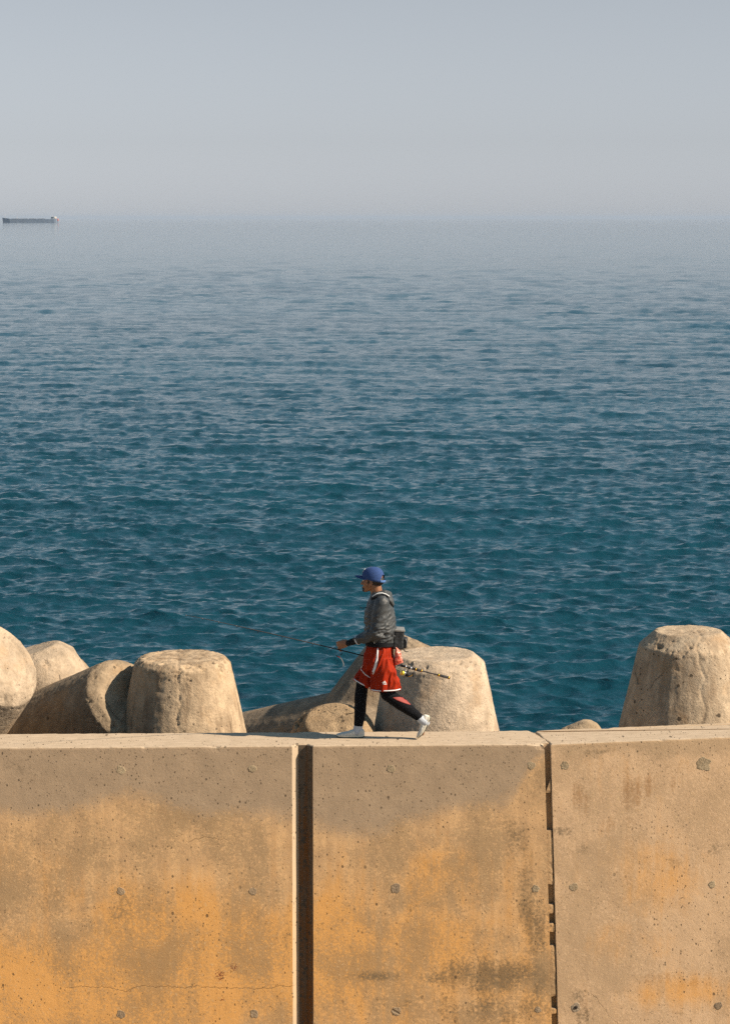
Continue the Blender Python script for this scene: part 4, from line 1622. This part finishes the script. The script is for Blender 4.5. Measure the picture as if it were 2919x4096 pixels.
sleeve("butt_grip", 1795, 1752, .0135, .0115, M_GRIP)
sleeve("butt_cap", 1797, 1791, .0142, .0142, M_BLANK)
sleeve("foregrip", 1684, 1662, .0135, .0145, M_GRIP)
sleeve("reel_seat", 1661, 1603, .0125, .0120, M_BLANK)
for x, m in ((1753, M_GOLD), (1684, M_GOLD), (1661, M_GOLD), (1793, M_GOLD), (1642, M_SILV), (1621, M_SILV)):
    sleeve("ring", x + 2.2, x - 2.2, .0150, .0150, m)
for x, r in ((1250, .012), (1129, .009), (1032, .008), (946, .007), (875, .006), (810, .005), (745, .004)):
    c = on_rod(min(x, 1794))
    d = (on_rod(x + 6) - on_rod(x - 3 if x > 746 else x)).normalized() if x > 760 else (on_rod(x + 20) - on_rod(x)).normalized()
    gd = link_mesh("line_guide", Geo().torus(c - Z_ * (r + .006), r, .0015, d, 16, 6).mesh(), M_BLANK, rod)
    link_mesh("wrap", Geo().tube([c - d * .006, c + d * .006], [.0058 * (.45 + .5 * r / .012)] * 2, 8, dome=False).mesh(), M_WRAP, gd)
# reel under the seat
rd = (on_rod(1600) - on_rod(1650)).normalized()
rc = RP(1622, 2695)
sp_c = RP(1605, 2698)
dn = (rc - on_rod(1634)).normalized()
g = Geo()
g.tube([on_rod(1640), RP(1630, 2680), RP(1632, 2697)], [.006, .006, .011], 10)
g.ell(RP(1632, 2701), (.019, .016, .020))
g.tube([on_rod(1644), on_rod(1616)], [.006, .0055], 8)
reel = link_mesh("reel", g.blob(.003, 2), M_BLANK, rod)
_, u_, w_ = frame_of(rd)


def disc(name, parts, m):
    secs = [(rc + rd * a, r, r, u_, w_) for a, r in parts]
    return link_mesh(name, Geo().loft(secs, 24).mesh(), m, reel)


disc("rotor", [(-.030, .012), (-.022, .026), (.004, .027), (.006, .024)], M_BLANK)
disc("spool", [(.010, .021), (.016, .026), (.020, .026), (.024, .0255)], M_SILV)
disc("line_wound_on_spool", [(.0241, .0205), (.030, .0215), (.044, .0205), (.0455, .0195)], plain("yellow_line", (.50, .48, .03), .5, .15, 200, .4))
disc("spool_lip", [(.0456, .0245), (.049, .0265), (.052, .025), (.055, .012)], M_GOLD)
g = Geo().tube([rc - rd * .005 + u_ * .028, rc + rd * .03 + u_ * .036, rc + rd * .05 + w_ * .020 + u_ * .026, rc + rd * .05 - u_ * .02 + w_ * .03, rc - rd * .005 - u_ * .028], .0018, 8)
link_mesh("bail", g.mesh(), M_SILV, reel)
link_mesh("crank", Geo().tube([RP(1634, 2706, -.016), RP(1642, 2704, -.026), RP(1650, 2698, -.03)], [.005, .0042, .004], 8).mesh(), M_GOLD, reel)
link_mesh("knob", Geo().tube([RP(1650.5, 2691, -.03), RP(1651.5, 2706, -.03)], [.006, .0062], 10).mesh(), M_BLANK, reel)
link_mesh("line", Geo().tube([rc + rd * .05 + u_ * .02, RP(1578, 2672)], .0009, 6).mesh(), plain("clear_line", (.35, .38, .15), .3), rod)

lure = empty("fishing_lure", RP(1361, 2603), "soft white tailed fishing lure with red head dangling under the rod by the hand", "fishing lure")
g = Geo().tube([RP(1341, 2621), RP(1346, 2623.5), RP(1350, 2625)], [.002, .0055, .0055], 10)
link_mesh("jig_head", g.mesh(), M_BLANK, lure)
g = Geo().tube([RP(1350, 2625), RP(1355, 2627), RP(1359, 2629.5)], [.0056, .006, .0055], 10)
link_mesh("red_collar", g.mesh(), plain("red_lure", (.35, .02, .02), .35), lure)
g = Geo().tube([RP(1358, 2629), RP(1366, 2635), RP(1371.5, 2646), RP(1374.5, 2656), RP(1373, 2666)], [.0048, .0052, .0055, .0062, .0022], 10)
link_mesh("tail", g.mesh(), plain("pale_soft_bait", (.55, .57, .56), .35, .12), lure)
link_mesh("sinker", Geo().tube([RP(1362.5, 2621), RP(1365, 2617), RP(1368, 2613)], [.0022, .0058, .0022], 8).mesh(), M_BLANK, lure)
link_mesh("leader", Geo().tube([on_rod(1372), RP(1368, 2613), RP(1362.5, 2621), RP(1352, 2625)], .0009, 6).mesh(), plain("leader_line", (.3, .32, .3), .3), lure)


# ----------------------------------------------------------------------------
# sea air
# ----------------------------------------------------------------------------
th = NT("haze_air")
th.t.nodes.remove(th.b)
vol = th.n("VolumePrincipled")
vol.inputs["Color"].default_value = (0.45, 0.55, 0.69, 1)
vol.inputs["Density"].default_value = 0.00006
th.t.links.new(vol.outputs[0], th.t.nodes["Material Output"].inputs["Volume"])
g = Geo().box((0, 0, 4.0), (32000, 32000, 11.5))
hz = link_mesh("haze", g.mesh(), th.m, smooth=False)
tag(hz, kind="stuff")
